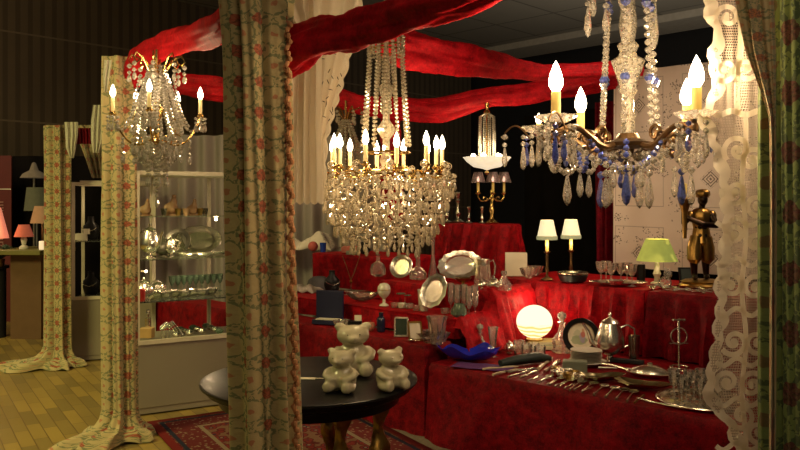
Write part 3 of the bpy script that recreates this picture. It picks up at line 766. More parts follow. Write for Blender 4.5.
for k in range(12):
    r = 58*K if k % 3 else 52*K
    nd = MB(); p = pol(r, k*30+12, .01 if k % 2 else .022); nd.tube([pol(r*.75, k*30+12, -.03), pol(r*.95, k*30+12, -.03), p], .005, 6); a_ = nd.build('candle_arm', BRASS, ch)
    candle(a_, p, .10, .0105, WAX, .075, .0155, BRASS, True, ch, 3.0 if k % 2 == 0 else 0, 2.2)
big = 0; fr = MB(); r_ = random.Random(5)
TI = [(-.02, 67, 40, .06), (-.055, 65, 40, .075), (-.12, 61, 38, .08), (-.18, 57, 36, .08), (-.24, 51, 32, .08), (-.30, 44, 28, .075), (-.35, 34, 20, .07)]
for ti, (z, rp, n, L) in enumerate(TI):
    for k in range(n):
        dg = k*360/n+ti*3.7; p = pol(rp*K*(1+.03*sin(k*2.3)), dg, z+r_.uniform(-.006, .006))
        front = sin(math.radians(dg)) < -.1
        use = front and (k+ti) % 1 == 0 and big < 88
        dm = MB() if use else fr
        dm.gem(p, .012); dm.drop(p-Vector((0, 0, .014)), L*r_.uniform(.85, 1.1), .020)
        if use: dm.build('pendant', CRYG, ch, flat=True); big += 1
for ti in range(5):
    z = -.03-.065*ti; r1 = (66-5*ti)*K
    for k in range(14):
        fr.beads(hang(pol(r1, k*360/14, z), pol(r1, (k+1)*360/14, z), .05, 8), .008, 2.0)
        fr.beads(hang(pol(r1*.6, k*360/14+9, z+.03), pol(r1*.95, k*360/14, z), .03, 8), .008, 2.2)
for k in range(90):
    p = pol(r_.uniform(8, 58)*K, r_.uniform(0, 360), r_.uniform(-.30, .02)); fr.gem(p, .011, 1.3)
tag(fr.build('crystal_fringe', CRYG, ch, flat=True), kind='stuff')
for k in range(12):
    p = pol(63*K, k*30+5, .03); dm = MB(); dm.torus(p-Vector((0, 0, .0)), .017, .0025, 12, 5, Matrix.Rotation(PI/2, 4, 'X')); dm.gem(p+Vector((0, 0, .0)), .012)
    dm.gem(p-Vector((0, 0, .028)), .012); dm.build('crystal_scroll', CRYG, ch, flat=True)
LIGHTS += [((cx, cy, cz-.13), 5.0), ((cx+.1, cy-.48, cz-.1), 1.6), ((cx-.3, cy-.4, cz-.1), 1.6)]  # added fill lamps without bulbs, to brighten the crystal basket

# --- left chandelier
cx, cy, cz = at(157, 140, 4.0)
ch = thing('chandelier', (cx, cy, cz), 'small left chandelier with five candles and a brass crown of curled arms', 'chandelier')
m = MB(); m.lathe([(.0001, -.03), (.03, -.02), (.035, .0), (.015, .02), (.012, .1), (.03, .13), (.035, .16), (.012, .19), (.01, .3), (.02, .33), (.01, .36), (.008, .47)], n=12); m.build('stem', BRASS, ch)
for k, dg in enumerate((15, 78, 137, 190, 278)):
    r = 42*K; am = MB()
    pts = [pol(.03+(r-.03)*t, dg, .0-.035*sin(t*PI)+.12*t**3) for t in [i/14 for i in range(15)]]
    am.tube(pts, .0055, 7); am.tube([pol(.1+.02*cos(i*.5), dg, .01+.02*sin(i*.5)) for i in range(12)], .003, 5)
    arm = am.build('arm', BRASS, ch); p = pol(r, dg, .125)
    candle(arm, p, .095, .0095, WAX, .065, .0145, BRASS, True, ch, 2.6, 2.0)
    for q in range(5):
        pp = p+pol(.026, q*72, -.01); dm = MB(); dm.gem(pp, .009); dm.drop(pp-Vector((0, 0, .012)), .06, .018); dm.build('pendant', CRY, ch, flat=True)
    dm = MB(); dm.beads(hang(pol(.09, dg+20, .32), p+Vector((0, 0, .0)), .16, 20), .0095, 2.05); dm.build('bead_garland', CRY, ch, flat=True)
    dm = MB(); dm.beads(hang(pol(r*.6, dg, -.03), pol(.02, dg+36, -.12), .05), .0085, 2.1); dm.build('bead_garland', CRY, ch, flat=True)
for k in range(8):
    dg = k*45+10; cm = MB()
    cp_ = [pol(.02, dg, .32), pol(.05, dg, .36), pol(.085, dg, .42), pol(.125, dg, .44), pol(.14, dg, .41), pol(.125, dg, .385), pol(.11, dg, .40)]
    cm.tube(cp_, .0045, 6); cm.build('crown_scroll', BRASS, ch)
    p = pol(.138, dg, .39); dm = MB(); dm.gem(p-Vector((0, 0, .01)), .014); dm.drop(p-Vector((0, 0, .03)), .065, .026); dm.build('pendant', CRY, ch, flat=True)
for k in range(10):
    dm = MB(); p = pol(.05, k*36, .33); q = pol(.13, k*36, .02); dm.beads(hang(p, q, .0), .012, 1.95); dm.build('bead_strand', CRY, ch, flat=True)
    p = pol(.12, k*36+15, .0); dm = MB(); dm.gem(p, .012); dm.drop(p-Vector((0, 0, .012)), .07, .02); dm.build('pendant', CRY, ch, flat=True)
for k in range(12):
    dm = MB(); dm.beads(hang(pol(.04, k*30+9, .38), pol(.16, k*30+9, .07), .03), .0105, 1.95); dm.build('bead_strand', CRY, ch, flat=True)
    p = pol(.085, k*30, -.02); dm = MB(); dm.beads([p+Vector((0, 0, .06)), p], .01, 1.9); dm.drop(p-Vector((0, 0, .01)), .08, .024); dm.build('pendant', CRY, ch, flat=True)
for k in range(7):
    p = pol(.05 if k else 0, k*60, -.03); q = p-Vector((0, 0, .13 if k else .24)); dm = MB(); dm.beads([p, q], .011, 1.95); dm.drop(q-Vector((0, 0, .01)), .075, .024); dm.build('pendant', CRY, ch, flat=True)
for k in range(6):
    p = pol(.17, k*60+30, -.0); dm = MB(); dm.beads([p, p-Vector((0, 0, .05))], .01, 1.9); dm.drop(p-Vector((0, 0, .06)), .065, .026); dm.build('pendant', CRY, ch, flat=True)

# --- small distant chandelier between the voile and the bead tent
cx, cy, cz = at(346, 128, 5.6)
ch = thing('chandelier', (cx, cy, cz), 'small distant bag-shaped bead chandelier seen beside the voile curtain', 'chandelier')
m = MB(); m.lathe([(.0001, -.3), (.01, -.28), (.01, .2)], n=8); m.build('stem', BRASS, ch)
for k in range(12):
    dm = MB(); dm.beads([pol(.03, k*30, .05), pol(.085, k*30, -.1), pol(.10, k*30, -.25), pol(.05, k*30, -.36)], .012, 1.9); dm.build('bead_strand', CRYG, ch, flat=True)
    if k % 2 == 0:
        cm = MB(); cm.tube([pol(.02, k*30, .06), pol(.06, k*30, .13), pol(.1, k*30, .15), pol(.115, k*30, .12)], .004, 5); cm.build('crown_scroll', BRASS, ch)
        dm = MB(); dm.gem(pol(.115, k*30, .11), .012); dm.drop(pol(.115, k*30, .095), .07, .024); dm.build('pendant', CRYG, ch, flat=True)

# --- glass dish lamp hanging from the rear swag
cx, cy, cz = at(487, 163, 5.9); K6 = 5.9/F
ch = thing('hanging_lamp', (cx, cy, cz), 'hanging lamp with a lit cut-glass dish on beaded strands, above the candelabra', 'lamp')
m = MB(); m.lathe([(.0001, -.055), (.02, -.05), (.03, -.045), (.10, -.03), (.15, .01), (.178, .045), (.168, .045), (.14, .02), (.09, -.01), (.0001, -.02)], n=28, flute=14, fa=.05)
m.build('glass_dish', shade_mat('lit_cut_glass', (.95, .85, .62), .75), ch)
m = MB(); m.lathe([(.0001, .36), (.022, .37), (.028, .39), (.012, .41), (.018, .44), (.02, .46), (.0001, .47)], n=14); m.lathe([(.004, .0), (.004, .37)], n=6); m.build('brass_cap', BRASS, ch)
for k in range(10):
    dm = MB(); dm.beads([pol(.022, k*36, .375), pol(.058, k*36, .355), pol(.063, k*36, .2), pol(.063, k*36, .03)], .0072, 2.0); dm.build('bead_strand', CRY, ch, flat=True)
for k, dg in enumerate((250, 310, 200, 20, 90)):
    b = MB(); b.ball(pol(.115, dg, .045), (.02, .02, .026), 10, 6); b.build('bulb', BULB, ch)
m = MB(); m.gem((0, 0, -.075), .02); m.build('finial', BRASS, ch)
LIGHTS += [((cx, cy, cz+.1), 3.0)]
# ------------------------------------------------------------------ glass cabinets
def cabinet(corners, zb, zt, shelves, label, posts, wheels=False, mullion=()):
    X0, Y0 = corners[0]; root = thing('display_cabinet', (X0, Y0, 0), label, 'display cabinet')
    P = [(x-X0, y-Y0) for x, y in corners]; cxm = sum(p[0] for p in P)/4; cym = sum(p[1] for p in P)/4
    def slab(name, z0, z1, mat, inset=0., **kw):
        Q = [(x+(cxm-x)*inset, y+(cym-y)*inset) for x, y in P]; m = MB()
        m.add([(x, y, z0) for x, y in Q]+[(x, y, z1) for x, y in Q], [(3, 2, 1, 0), (4, 5, 6, 7), (0, 1, 5, 4), (1, 2, 6, 5), (2, 3, 7, 6), (3, 0, 4, 7)])
        return m.build(name, mat, root, **kw)
    slab('base', .05, zb, CAB, bevel=.004); slab('plinth', .012, .05, CAB, .02)
    slab('top_frame', zt-.028, zt, ALU)
    for x, y in P:
        m = MB(); q = (x+(cxm-x)*.03, y+(cym-y)*.03); m.box((q[0], q[1], (zb+zt)/2), (.026, .026, zt-zb), .55); m.build('post', ALU, root)
    for a, b, f in mullion:
        m = MB(); x = P[a][0]+(P[b][0]-P[a][0])*f; y = P[a][1]+(P[b][1]-P[a][1])*f; m.box((x, y, (zb+zt)/2), (.026, .02, zt-zb), .55); m.build('post', ALU, root)
    for z in shelves: slab('glass_shelf', z-.008, z, SHELF, .04)
    m = MB(); q = P[:2]; m.box(((q[0][0]+q[1][0])/2, (q[0][1]+q[1][1])/2, zb+.01), (math.hypot(q[1][0]-q[0][0], q[1][1]-q[0][1])-.02, .02, .03), math.atan2(q[1][1]-q[0][1], q[1][0]-q[0][0])); m.build('sill', ALU, root)
    if wheels:
        for x, y in P[:2]:
            m = MB(); m.lathe([(.0001, -.01), (.022, -.01), (.022, .01), (.0001, .01)], (x+.05 if x < cxm else x-.05, y+.04, .025), 12, None); m.build('castor', BLK, root)
    return root
cc = [(-1.79, 5.20), (-1.02, 5.64), (-1.22, 6.06), (-2.02, 5.66)]
cabinet(cc, .49, 1.67, (.775, 1.065, 1.36), 'large glass display cabinet with grey base, filled with lit silver and glassware', None, mullion=((3, 2, .22), (3, 2, .68)))
c2 = [(-2.99, 7.0), (-2.32, 7.2), (-2.46, 7.64), (-3.08, 7.44)]
cabinet(c2, .57, 1.64, (.58, 1.1), 'smaller narrow glass display cabinet behind the second rose-patterned curtain', None, True)
m = MB(); m.box((0, 0, .008), (.62, .34, .016), .3); single(m, 'shelf_board', ALU, (-2.70, 7.32, 1.641), 'thin cream board lying on top of the smaller glass cabinet', 'board')
def incab(px, f, z):      # f 0..1 depth between cabinet front and back
    a, b = cc[0], cc[1]; d = (cc[3][0]-a[0], cc[3][1]-a[1]); ax, ay = a[0]+d[0]*f, a[1]+d[1]*f; ux, uy = b[0]-a[0], b[1]-a[1]; k = (px-400)/F
    t = (k*ay-ax)/(ux-k*uy); return (ax+ux*t, ay+uy*t, z)
# reusable small wares -----------------------------------------------------------
def lathed(name, prof, mat, loc, label, cat, group=None, n=20, flute=0, fa=.06, parts=(), rz=0, tilt=None, **kw):
    """thing of one turned body plus optional (name, MB, mat) parts"""
    m = MB(); m.lathe(prof, n=n, flute=flute, fa=fa, **kw)
    if not parts:
        o = single(m, name, mat, loc, label, cat, group, rz=rz)
    else:
        o = thing(name, loc, label, cat, group, rz); m.build('body', mat, o)
        for pn, pm, pmat in parts: pm.build(pn, pmat, o)
    if tilt: o.rotation_euler = tilt
    return o
def goblet_prof(h, r): return [(r*.75, 0), (r*.72, h*.015), (r*.15, h*.05), (r*.1, h*.12), (r*.13, h*.25), (r*.1, h*.42), (r*.5, h*.52), (r*.85, h*.7), (r, h), (r*.94, h), (r*.78, h*.7), (r*.4, h*.55), (.0001, h*.5)]
def teapot(name, loc, h, mat, label, cat, rz=0, group=None, tall=False):
    o = thing(name, loc, label, cat, group, rz); m = MB(); r = h*(.30 if tall else .42); b = h*(.78 if tall else .7)
    if tall: pr = [(r*.62, 0), (r*.6, h*.02), (r*.25, h*.05), (r*.22, h*.1), (r*.7, h*.17), (r*.98, h*.3), (r, h*.42), (r*.86, h*.58), (r*.62, b), (r*.66, b+.002)]
    else: pr = [(r*.5, 0), (r*.5, h*.03), (r*.35, h*.06), (r*.9, h*.2), (r, h*.36), (r*.85, h*.55), (r*.5, b)]
    m.lathe(pr, n=22, flute=(10 if not tall else 12), fa=.02); m.build('body', mat, o)
    m = MB(); m.lathe([(r*.66, b), (r*.55, b+h*.05), (r*.2, b+h*.1), (r*.09, b+h*.13), (r*.14, b+h*.16), (r*.1, b+h*.2), (.0001, b+h*.22)], n=16); m.build('lid', mat, o)
    m = MB(); m.tube([(-r*.8, 0, h*.3), (-r*1.25, 0, h*.38), (-r*1.5, 0, h*.6), (-r*1.85, 0, h*.76)], [r*.22, r*.17, r*.11, r*.09], 8); m.build('spout', mat, o)
    m = MB(); m.tube([(r*.7, 0, h*.68), (r*1.2, 0, h*.74), (r*1.65, 0, h*.66), (r*1.7, 0, h*.48), (r*1.3, 0, h*.32), (r*.85, 0, h*.26)], r*.07, 7); m.build('handle', mat, o)
    return o
def platter(name, loc, rx, ry, mat, label, cat, lean=0, yaw=0, roll=0, lobes=0, group=None, depth=.02, rimmat=None):
    """shallow dish; lean tips it up to face the viewer (0 = flat)"""
    o = thing(name, loc, label, cat, group); r = rx; m = MB()
    pr = [(.0001, 0), (.62*r, .0), (.7*r, depth*.55), (.76*r, depth*.7), (.97*r, depth*1.05), (r, depth*.9), (.97*r, depth*.78), (.7*r, depth*.3), (.62*r, -.006), (.0001, -.006)]
    ctr, rim = pr[:3], pr
    o.rotation_euler = (0, 0, 0)
    T = Matrix.Rotation(yaw, 4, 'Z') @ Matrix.Rotation(lean, 4, 'X') @ Matrix.Rotation(roll, 4, 'Z')
    off = abs(sin(lean))*ry*abs(cos(roll))+abs(sin(lean))*rx*abs(sin(roll)) if lean else .007
    T = Matrix.Translation((0, 0, off)) @ T
    m.lathe(pr[2:-2], n=48, M=T, flute=lobes, fa=.035, sy=ry/rx, cap=False); m.build('rim', rimmat or mat, o)
    m = MB(); m.lathe(pr[:3]+[(.69*r, depth*.45), (.6*r, -.003), (.0001, -.003)], n=40, M=T, sy=ry/rx); m.build('well', mat, o)
    return o
# --- contents of the large cabinet
k5 = 5.4/F
teapot('teapot', incab(150, .45, 1.066), .24, SILV, 'ornate silver coffee pot on the second cabinet shelf at the left', 'coffee pot', 2.6, tall=True)
teapot('teapot', incab(144, .3, .776), .17, SILV, 'round lidded silver pot on the third cabinet shelf', 'teapot', .6)
teapot('teapot', incab(163, .6, 1.066), .16, SILVD, 'squat silver teapot beside the ornate coffee pot in the cabinet', 'teapot', .3)
teapot('teapot', incab(171, .45, 1.066), .15, SILV, 'silver cream jug in the middle of the second cabinet shelf', 'jug', 2.9, tall=True)
for px, f, hh, nm in ((146, .3, .12, 'leftmost clay figurine on the top cabinet shelf'), (172, .5, .15, 'tall clay figurine in the middle of the top cabinet shelf'), (193, .55, .12, 'dark clay figurine near the right of the top cabinet shelf')):
    o = thing('figurine', incab(px, f, 1.361), nm, 'figurine'); m = MB(); m.ball((0, 0, hh*.3), (hh*.32, hh*.25, hh*.32), 12, 8); m.ball((hh*.08, 0, hh*.62), (hh*.17, hh*.15, hh*.26), 10, 8); m.ball((hh*.1, 0, hh*.9), hh*.12, 10, 8)
    m.tube([(-hh*.1, 0, hh*.6), (-hh*.35, -.01, hh*.45), (-hh*.3, -.02, hh*.2)], hh*.06, 6); m.build('body', FIG, o, remesh=.006); m = MB(); m.lathe([(hh*.35, 0), (hh*.35, hh*.06), (.0001, hh*.06)]); m.build('base', FIG, o)
for i, (px, f) in enumerate(((164, .4), (167, .7), (178, .4), (181, .6), (186, .35), (200, .5), (205, .7))):
    lathed('cup', [(.016, 0), (.022, .03), (.026, .05), (.024, .05), (.02, .02), (.0001, .006)], (PEW, FIG, GILT)[i % 3], incab(px, f, 1.361), 'small metal or clay cup in the row on the top cabinet shelf', 'cup', 'small cups on the top cabinet shelf', 12)
platter('plate', incab(178, .88, 1.066), .10, .10, SILVD, 'dark silver plate propped behind the cream jug in the cabinet', 'plate', 1.2)
platter('platter', incab(199, .8, 1.066), .17, .12, PEW, 'pale oval dish propped at the right of the second cabinet shelf', 'dish', 1.0, .2)
for i, (px, f) in enumerate(((186, .3), (205, .2), (218, .4))): platter('saucer', incab(px, f, 1.066), .075, .055, SILV, 'small silver saucer lying flat on the second cabinet shelf', 'saucer', 0, group='saucers on the second cabinet shelf')
for i in range(9):
    px = 172+i*6; lathed('wine_glass', goblet_prof(.13, .026), GLSG, incab(px, .8, .776), 'pale green wine glass in the rear row on the third cabinet shelf', 'glass', 'green glasses in the cabinet', 12)
for i in range(6):
    lathed('bowl', [(.02, 0), (.03, .005), (.045, .03), (.05, .045), (.046, .045), (.03, .012), (.0001, .008)], SILV, incab(166+i*9, .35+.1*(i % 2), .776), 'small silver bowl in the front row of the third cabinet shelf', 'bowl', 'silver bowls on the third cabinet shelf', 16, flute=8)
lathed('candle_jar', [(.025, 0), (.028, .005), (.028, .08), (.02, .085), (.0001, .085)], plain('red_wax', (.4, .02, .015), .4), incab(141, .12, .776), 'red candle at the left front corner of the third cabinet shelf', 'candle')
lathed('lidded_bowl', [(.03, 0), (.05, .02), (.06, .06), (.05, .085), (.02, .1), (.012, .115), (.0001, .12)], SILV, incab(158, .6, .776), 'bright silver covered bowl on the third cabinet shelf', 'bowl', flute=12)
m = MB(); m.box((0, 0, .035), (.09, .07, .07)); single(m, 'box', plain('gold_card', (.45, .28, .1), .5), incab(147, .25, .51), 'tan gift box on the floor of the large cabinet', 'box', bevel=.004)
lathed('perfume_bottle', [(.02, 0), (.022, .06), (.008, .07), (.008, .09), (.014, .095), (.01, .12), (.0001, .125)], SILV, incab(148, .3, .581), 'small silver scent bottle standing on the tan gift box', 'bottle')
def cluster_spoons(n, place, label, group, L=.12):
    for i in range(n):
        p, rz = place(i); o = spoon0(label, group, L); o.location = p; o.rotation_euler = (0, 0, rz)
def spoon_mesh(L):
    m = MB(); m.tube([(-L/2, 0, .004), (-L*.2, 0, .007), (L*.18, 0, .010), (L*.26, 0, .006)], [L*.035, L*.02, L*.015, L*.02], 6, sq=1); 
    m.lathe([(.0001, .001), (.5, .2), (.85, .55), (1, 1), (.95, 1.05), (.8, .7), (.45, .35), (.0001, .2)], (0, 0, 0), 18, Matrix.Translation((L*.38, 0, 0)) @ Matrix.Diagonal((L*.165, L*.115, L*.045, 1)))
    return m
SP = {}
def spoon0(label, group, L, mat=SILV, name='spoon'):
    k = (round(L, 3), mat.name)
    if k not in SP:
        o = spoon_mesh(L).build(name, mat); SP[k] = o; return tag(o, label, 'spoon', group)
    o = SP[k].copy(); C.objects.link(o); return tag(o, label, 'spoon', group)
for i in range(8):
    o = spoon0('small silver spoon in the bundle on the cabinet floor', 'spoon bundle in the cabinet', .13); o.location = incab(162+i*2.2, .15+.02*i, .535+.006*(i % 4)); o.rotation_euler = (0, -.8, 1.9+i*.15)
for i in range(12):
    lathed('glass_stopper', [(.012, 0), (.022, .008), (.03, .02), (.018, .035), (.0001, .04)], (SILV, GLSG, PEW)[i % 3], incab(176+(i*4.3) % 46, .15+.6*((i*7) % 10)/10, .505), 'small silver or glass trinket dish on the cabinet floor', 'dish', 'trinkets on the cabinet floor', 12, flute=6, fa=.15)
o = thing('cabinet_lamp', incab(146, .1, .98), 'tiny bright spot lamp at the left post of the large cabinet', 'lamp'); m = MB(); m.ball((0, 0, 0), .009, 8, 6); m.build('bulb', BULB, o); m = MB(); m.tube([(0, 0, 0), (-.04, .02, 0)], .006); m.build('bracket', ALU, o)
LIGHTS.append((tuple(o.location), .5))
o = thing('cabinet_lamp', incab(216, .35, 1.33), 'tiny bright spot lamp under the top shelf of the large cabinet', 'lamp'); m = MB(); m.ball((0, 0, 0), .011, 8, 6); m.build('bulb', BULB, o); m = MB(); m.tube([(0, 0, 0), (0, .01, .026)], .005); m.build('bracket', ALU, o)
LIGHTS.append((tuple(o.location), .9)); LIGHTS.append(((-1.5, 5.55, .95), 1.8)); LIGHTS.append(((-1.55, 5.5, 1.25), 1.5)); LIGHTS.append(((-2.75, 7.15, 1.45), 1.5)); LIGHTS.append(((-1.25, 6.9, 2.15), 7))  # after the spot lamp: added bulbless fills for both cabinets and the voile backdrop

def bust(loc, h, mat, neck, label, rz=0):
    o = thing('jewellery_bust', loc, label, 'jewellery bust', rz=rz); m = MB()
    m.lathe([(h*.26, 0), (h*.28, h*.06), (h*.36, h*.35), (h*.33, h*.6), (h*.14, h*.78), (h*.13, h), (.0001, h)], n=24, sy=.55); m.build('form', mat, o)
    m = MB(); m.beads([(h*.33*sin(a), -h*.19-.01*cos(a/2), h*.78-h*.42*(1-abs(a)/2.2)**.6) for a in [-1.3+2.6*i/24 for i in range(25)]], h*.018, 2.0); m.build('necklace', neck, o); return o
bust(at(91, 236, 7.32)[:2]+(1.101,), .22, BLK, SILV, 'black necklace bust on the upper shelf of the smaller cabinet')
bust(at(91, 295, 7.3)[:2]+(.581,), .22, BLK, SILV, 'black necklace bust with pale necklace on the floor of the smaller cabinet')
m = MB(); m.box((0, 0, .03), (.1, .08, .06)); m.box((.05, 0, .08), (.05, .06, .05)); single(m, 'white_box', WHT, at(82, 240, 7.28)[:2]+(1.101,), 'white stepped ring display beside the black bust in the smaller cabinet', 'ring display')

# ------------------------------------------------------------------ neighbouring stand at the far left
x, y, _ = at(27, 250, 8.2)
root = thing('counter', (x, y, 0), 'plain brown wooden counter with a wider top at the far left', 'counter')
m = MB(); m.box((.02, .25, .45), (.34, .55, .9), -.08); m.build('panel', BRN, root); m = MB(); m.box((-.02, .2, .93), (.56, .75, .05), -.08); m.build('counter_top', OLIV, root, bevel=.005)
x, y, _ = at(12, 250, 9.0)
root = thing('banner', (x-.28, 9.4, 0), 'red upright banner with pale vertical lettering at the far left edge', 'banner')
m = MB(); m.box((-.3, 0, 1.0), (.75, .02, 2.06)); m.build('cloth', plain('banner_red', (.12, .012, .009), .7), root)
m = MB(); m.box((-.3, -.012, 1.62), (.74, .004, .012)); m.build('stripe', WHT, root)
tc = bpy.data.curves.new('lettering', 'FONT'); tc.body = 'tout-main.fr'; tc.size = .15; tc.extrude = .001; tc.materials.append(plain('banner_lettering', (.4, .2, .16), .8))
tmp = bpy.data.objects.new('lettering_source', tc); C.objects.link(tmp); bpy.context.view_layer.update()
me_ = bpy.data.meshes.new_from_object(tmp.evaluated_get(bpy.context.evaluated_depsgraph_get())); bpy.data.objects.remove(tmp)
to = bpy.data.objects.new('lettering', me_); C.objects.link(to); to.parent = root; to.rotation_euler = (PI/2, -PI/2, 0); to.location = (-.02, -.014, .78)
m = MB(); m.grid(lambda a, b: (-1.2+3.1*a, .03*sin(a*50), 2.05*b), 60, 2, lambda a, b: (a, b)); single(m, 'backdrop_curtain', blackcloth, at(10, 0, 9.8)[:2]+(0,), 'black curtain behind the red banner and shaded lamps', 'curtain')
def lamp_obj(name, loc, label, base, shade, bulb=None, light=0, extra=None):
    o = thing(name, loc, label, 'lamp')
    m = MB(); m.lathe(base[0], n=16); m.build('base', base[1], o)
    m = MB(); m.lathe(shade[0], n=28, flute=shade[2], fa=shade[3], cap=False); m.build('lamp_shade', shade[1], o)
    if light: LIGHTS.append(((loc[0], loc[1]-0.0, loc[2]+light[1]), light[0]))
    return o
def shp(r0, r1, z0, z1, scal=0): return [(r0, z0), (r0*.99, z0+.004), (r1, z1), (r1*.97, z1), (r0*.96, z0+.004)]
KT = .956
X = lambda px, Y=8.3: (px-400)/F*Y
lamp_obj('table_lamp', (X(24), 8.3, KT), 'small lamp with a peach shade on a pale figure base on the wooden counter', ([(.05, 0), (.05, .02), (.02, .04), (.035, .1), (.015, .14), (.01, .2)], PORC), (shp(.10, .055, .13, .26), GLOWR, 0, 0))
lamp_obj('table_lamp', (X(32), 8.55, KT), 'lamp with a tan patterned shade, tallest of those on the counter top', ([(.05, 0), (.05, .02), (.015, .04), (.015, .4)], BRONZE), (shp(.13, .085, .27, .46), SHT, 0, 0))
o = lamp_obj('floor_lamp', (X(37, 8.9), 8.9, 0), 'floor lamp with a sage grey shade behind the counter', ([(.14, 0), (.14, .02), (.012, .05), (.012, 1.6)], GREY), (shp(.14, .11, 1.36, 1.63), SHGR, 0, 0))
o = lamp_obj('floor_lamp', (X(34, 9.2), 9.2, 0), 'floor lamp with a fluted bell shade and hook, highest of the far left lamps', ([(.14, 0), (.14, .02), (.012, .05), (.012, 1.9)], SILVD), ([(.15, 1.75), (.145, 1.76), (.12, 1.8), (.05, 1.84), (.03, 1.9), (.02, 1.93), (.0001, 1.94)], shade_mat('grey_fluted_shade', (.22, .17, .11), .18), 16, .05))
o = lamp_obj('table_lamp', (X(-3), 8.3, .78), 'lamp with a glowing pink shade cut by the left edge', ([(.06, 0), (.06, .02), (.02, .04), (.02, .3)], BRONZE), (shp(.12, .04, .29, .62), SHP, 0, 0)); LIGHTS.append(((X(0), 8.1, 1.2), 2))
m = MB(); m.lathe([(.12, 0), (.12, .74), (.15, .745), (.15, .775), (.0001, .775)], n=24); single(m, 'side_table', DARK, (X(-6), 8.3, 0), 'dark round side table under the glowing pink lamp', 'table')
lathed('candle_holder', [(.035, 0), (.04, .01), (.04, .09), (.034, .09), (.034, .02), (.0001, .015)], shade_mat('milky_lit_glass', (.9, .7, .45), .8), (X(43, 8.15), 8.15, KT), 'small lit milky glass holder at the right end of the counter', 'candle holder')
o = thing('potted_plant', (X(8, 8.1), 8.1, .775), 'dark leafy plant in front of the glowing pink lamp', 'plant'); m = MB(); m.lathe([(.04, 0), (.05, .08), (.045, .08), (.0001, .07)]); m.build('pot', BRONZE, o)
m = MB()
for i in range(40):
    a = R.uniform(0, 6.3); l = R.uniform(.08, .16); h = R.uniform(.05, .16); m.tube([(0, 0, .07), (cos(a)*l*.5, sin(a)*l*.5, .07+h), (cos(a)*l, sin(a)*l, .05+h)], [.004, .014, .002], 4, sq=.3)
m.build('foliage', plain('dark_leaf', (.015, .03, .012), .6), o); o.location.x = X(0, 8.2); o.location.y = 8.2

# ------------------------------------------------------------------ black round table and ceramic bears
TX, TY, TZ = (310-400)/F*3.63, 3.63, .625
root = thing('round_table', (TX, TY, 0), 'low round black table with carved gilt twisted legs', 'table')
m = MB(); m.lathe([(.0001, TZ-.05), (.46, TZ-.05), (.478, TZ-.04), (.485, TZ-.02), (.507, TZ-.012), (.507, TZ-.003), (.498, TZ), (.0001, TZ)], n=72); m.build('tabletop', BLK, root, ang=30)
m = MB(); m.lathe([(.40, TZ-.1), (.42, TZ-.1), (.43, TZ-.05), (.40, TZ-.05)], n=60); m.build('apron', BLK, root)
for k, (px, Y) in enumerate(((341, 3.38), (379, 3.55), (265, 3.75), (330, 3.95))):
    lx, ly = (px-400)/F*Y-TX, Y-TY; m = MB(); rows = 44; n = 16; vs = []; fs = []
    for j in range(rows+1):
        z = TZ-.06-(TZ-.065)*j/rows; t_ = j/rows
        r = .034+.012*sin(t_*PI*5+.6)+(.012 if t_ < .06 or t_ > .95 else 0)
        for i in range(n):
            a = 2*PI*i/n; rr = r*(1+.22*sin(3*a+z*42)); vs.append((lx+rr*cos(a), ly+rr*sin(a), z))
    for j in range(rows):
        for i in range(n): q = (i+1) % n; fs.append((j*n+i, (j+1)*n+i, (j+1)*n+q, j*n+q))
    fs.append(tuple(range(rows*n, (rows+1)*n))); m.add(vs, fs); m.build('leg', GILT, root)
def bear(px, Y, h, rz, label, wd=1.32):
    o = thing('ceramic_bear', ((px-400)/F*Y, Y, TZ+.001), label, 'figurine', None, rz); m = MB(); s = h
    m.ball((0, .02*s, .27*s), (.25*s, .22*s, .28*s), 20, 14)                      # belly
    m.ball((0, .02*s, .45*s), (.19*s, .16*s, .16*s), 18, 12)                      # chest
    m.ball((0, -.03*s, .74*s), (.235*s, .20*s, .195*s), 20, 14)                     # head
    m.ball((0, -.18*s, .70*s), (.105*s, .115*s, .082*s), 16, 10)                   # muzzle
    m.ball((0, -.285*s, .728*s), (.033*s, .022*s, .022*s), 10, 8)                    # nose
    for q in (-1, 1):
        m.ball((q*.185*s, -.0*s, .90*s), (.082*s, .055*s, .085*s), 14, 10)           # ear
        m.tube([(q*.17*s, .02*s, .50*s), (q*.245*s, -.05*s, .42*s), (q*.22*s, -.16*s, .35*s), (q*.13*s, -.22*s, .32*s)], [.07*s, .085*s, .078*s, .062*s], 12)
        m.ball((q*.125*s, -.22*s, .32*s), (.07*s, .06*s, .07*s), 12, 8)
        m.tube([(q*.14*s, -.0*s, .13*s), (q*.17*s, -.15*s, .125*s), (q*.17*s, -.23*s, .12*s)], [.12*s, .12*s, .10*s], 14)
        m.ball((q*.165*s, -.25*s, .14*s), (.10*s, .07*s, .14*s), 14, 10)         # upturned foot
    b = m.build('body', CER, o, remesh=.0062)
    for q in (-1, 1):
        e = MB(); e.ball((q*.085*s, -.212*s, .785*s), .011*s, 8, 6); e.build('eye', plain('painted_eye', (.12, .09, .06), .3), o)
    o.scale = (wd, wd*.95, 1); return o
bear(353, 3.69, .258, .12, 'largest ivory ceramic teddy bear, sitting behind the two small ones')
bear(342, 3.37, .193, -.3, 'small ivory ceramic teddy bear at the left, leaning against the large one', 1.36)
bear(390, 3.40, .190, .6, 'small ivory ceramic teddy bear at the right of the group, turned aside', 1.36)
m = MB(); m.box((0, 0, .002), (.10, .035, .003), -.1); m.box((.07, 0, .002), (.05, .006, .003), -.1); single(m, 'paper_tag', WHT, (X(305, 3.6), 3.6, TZ+.001), 'cream paper price tag lying on the round black table', 'tag')

# ------------------------------------------------------------------ left steps of the stand
A, B_, Mz, Cz, Rz, Zz = .561, .701, .851, 1.001, .466, .892
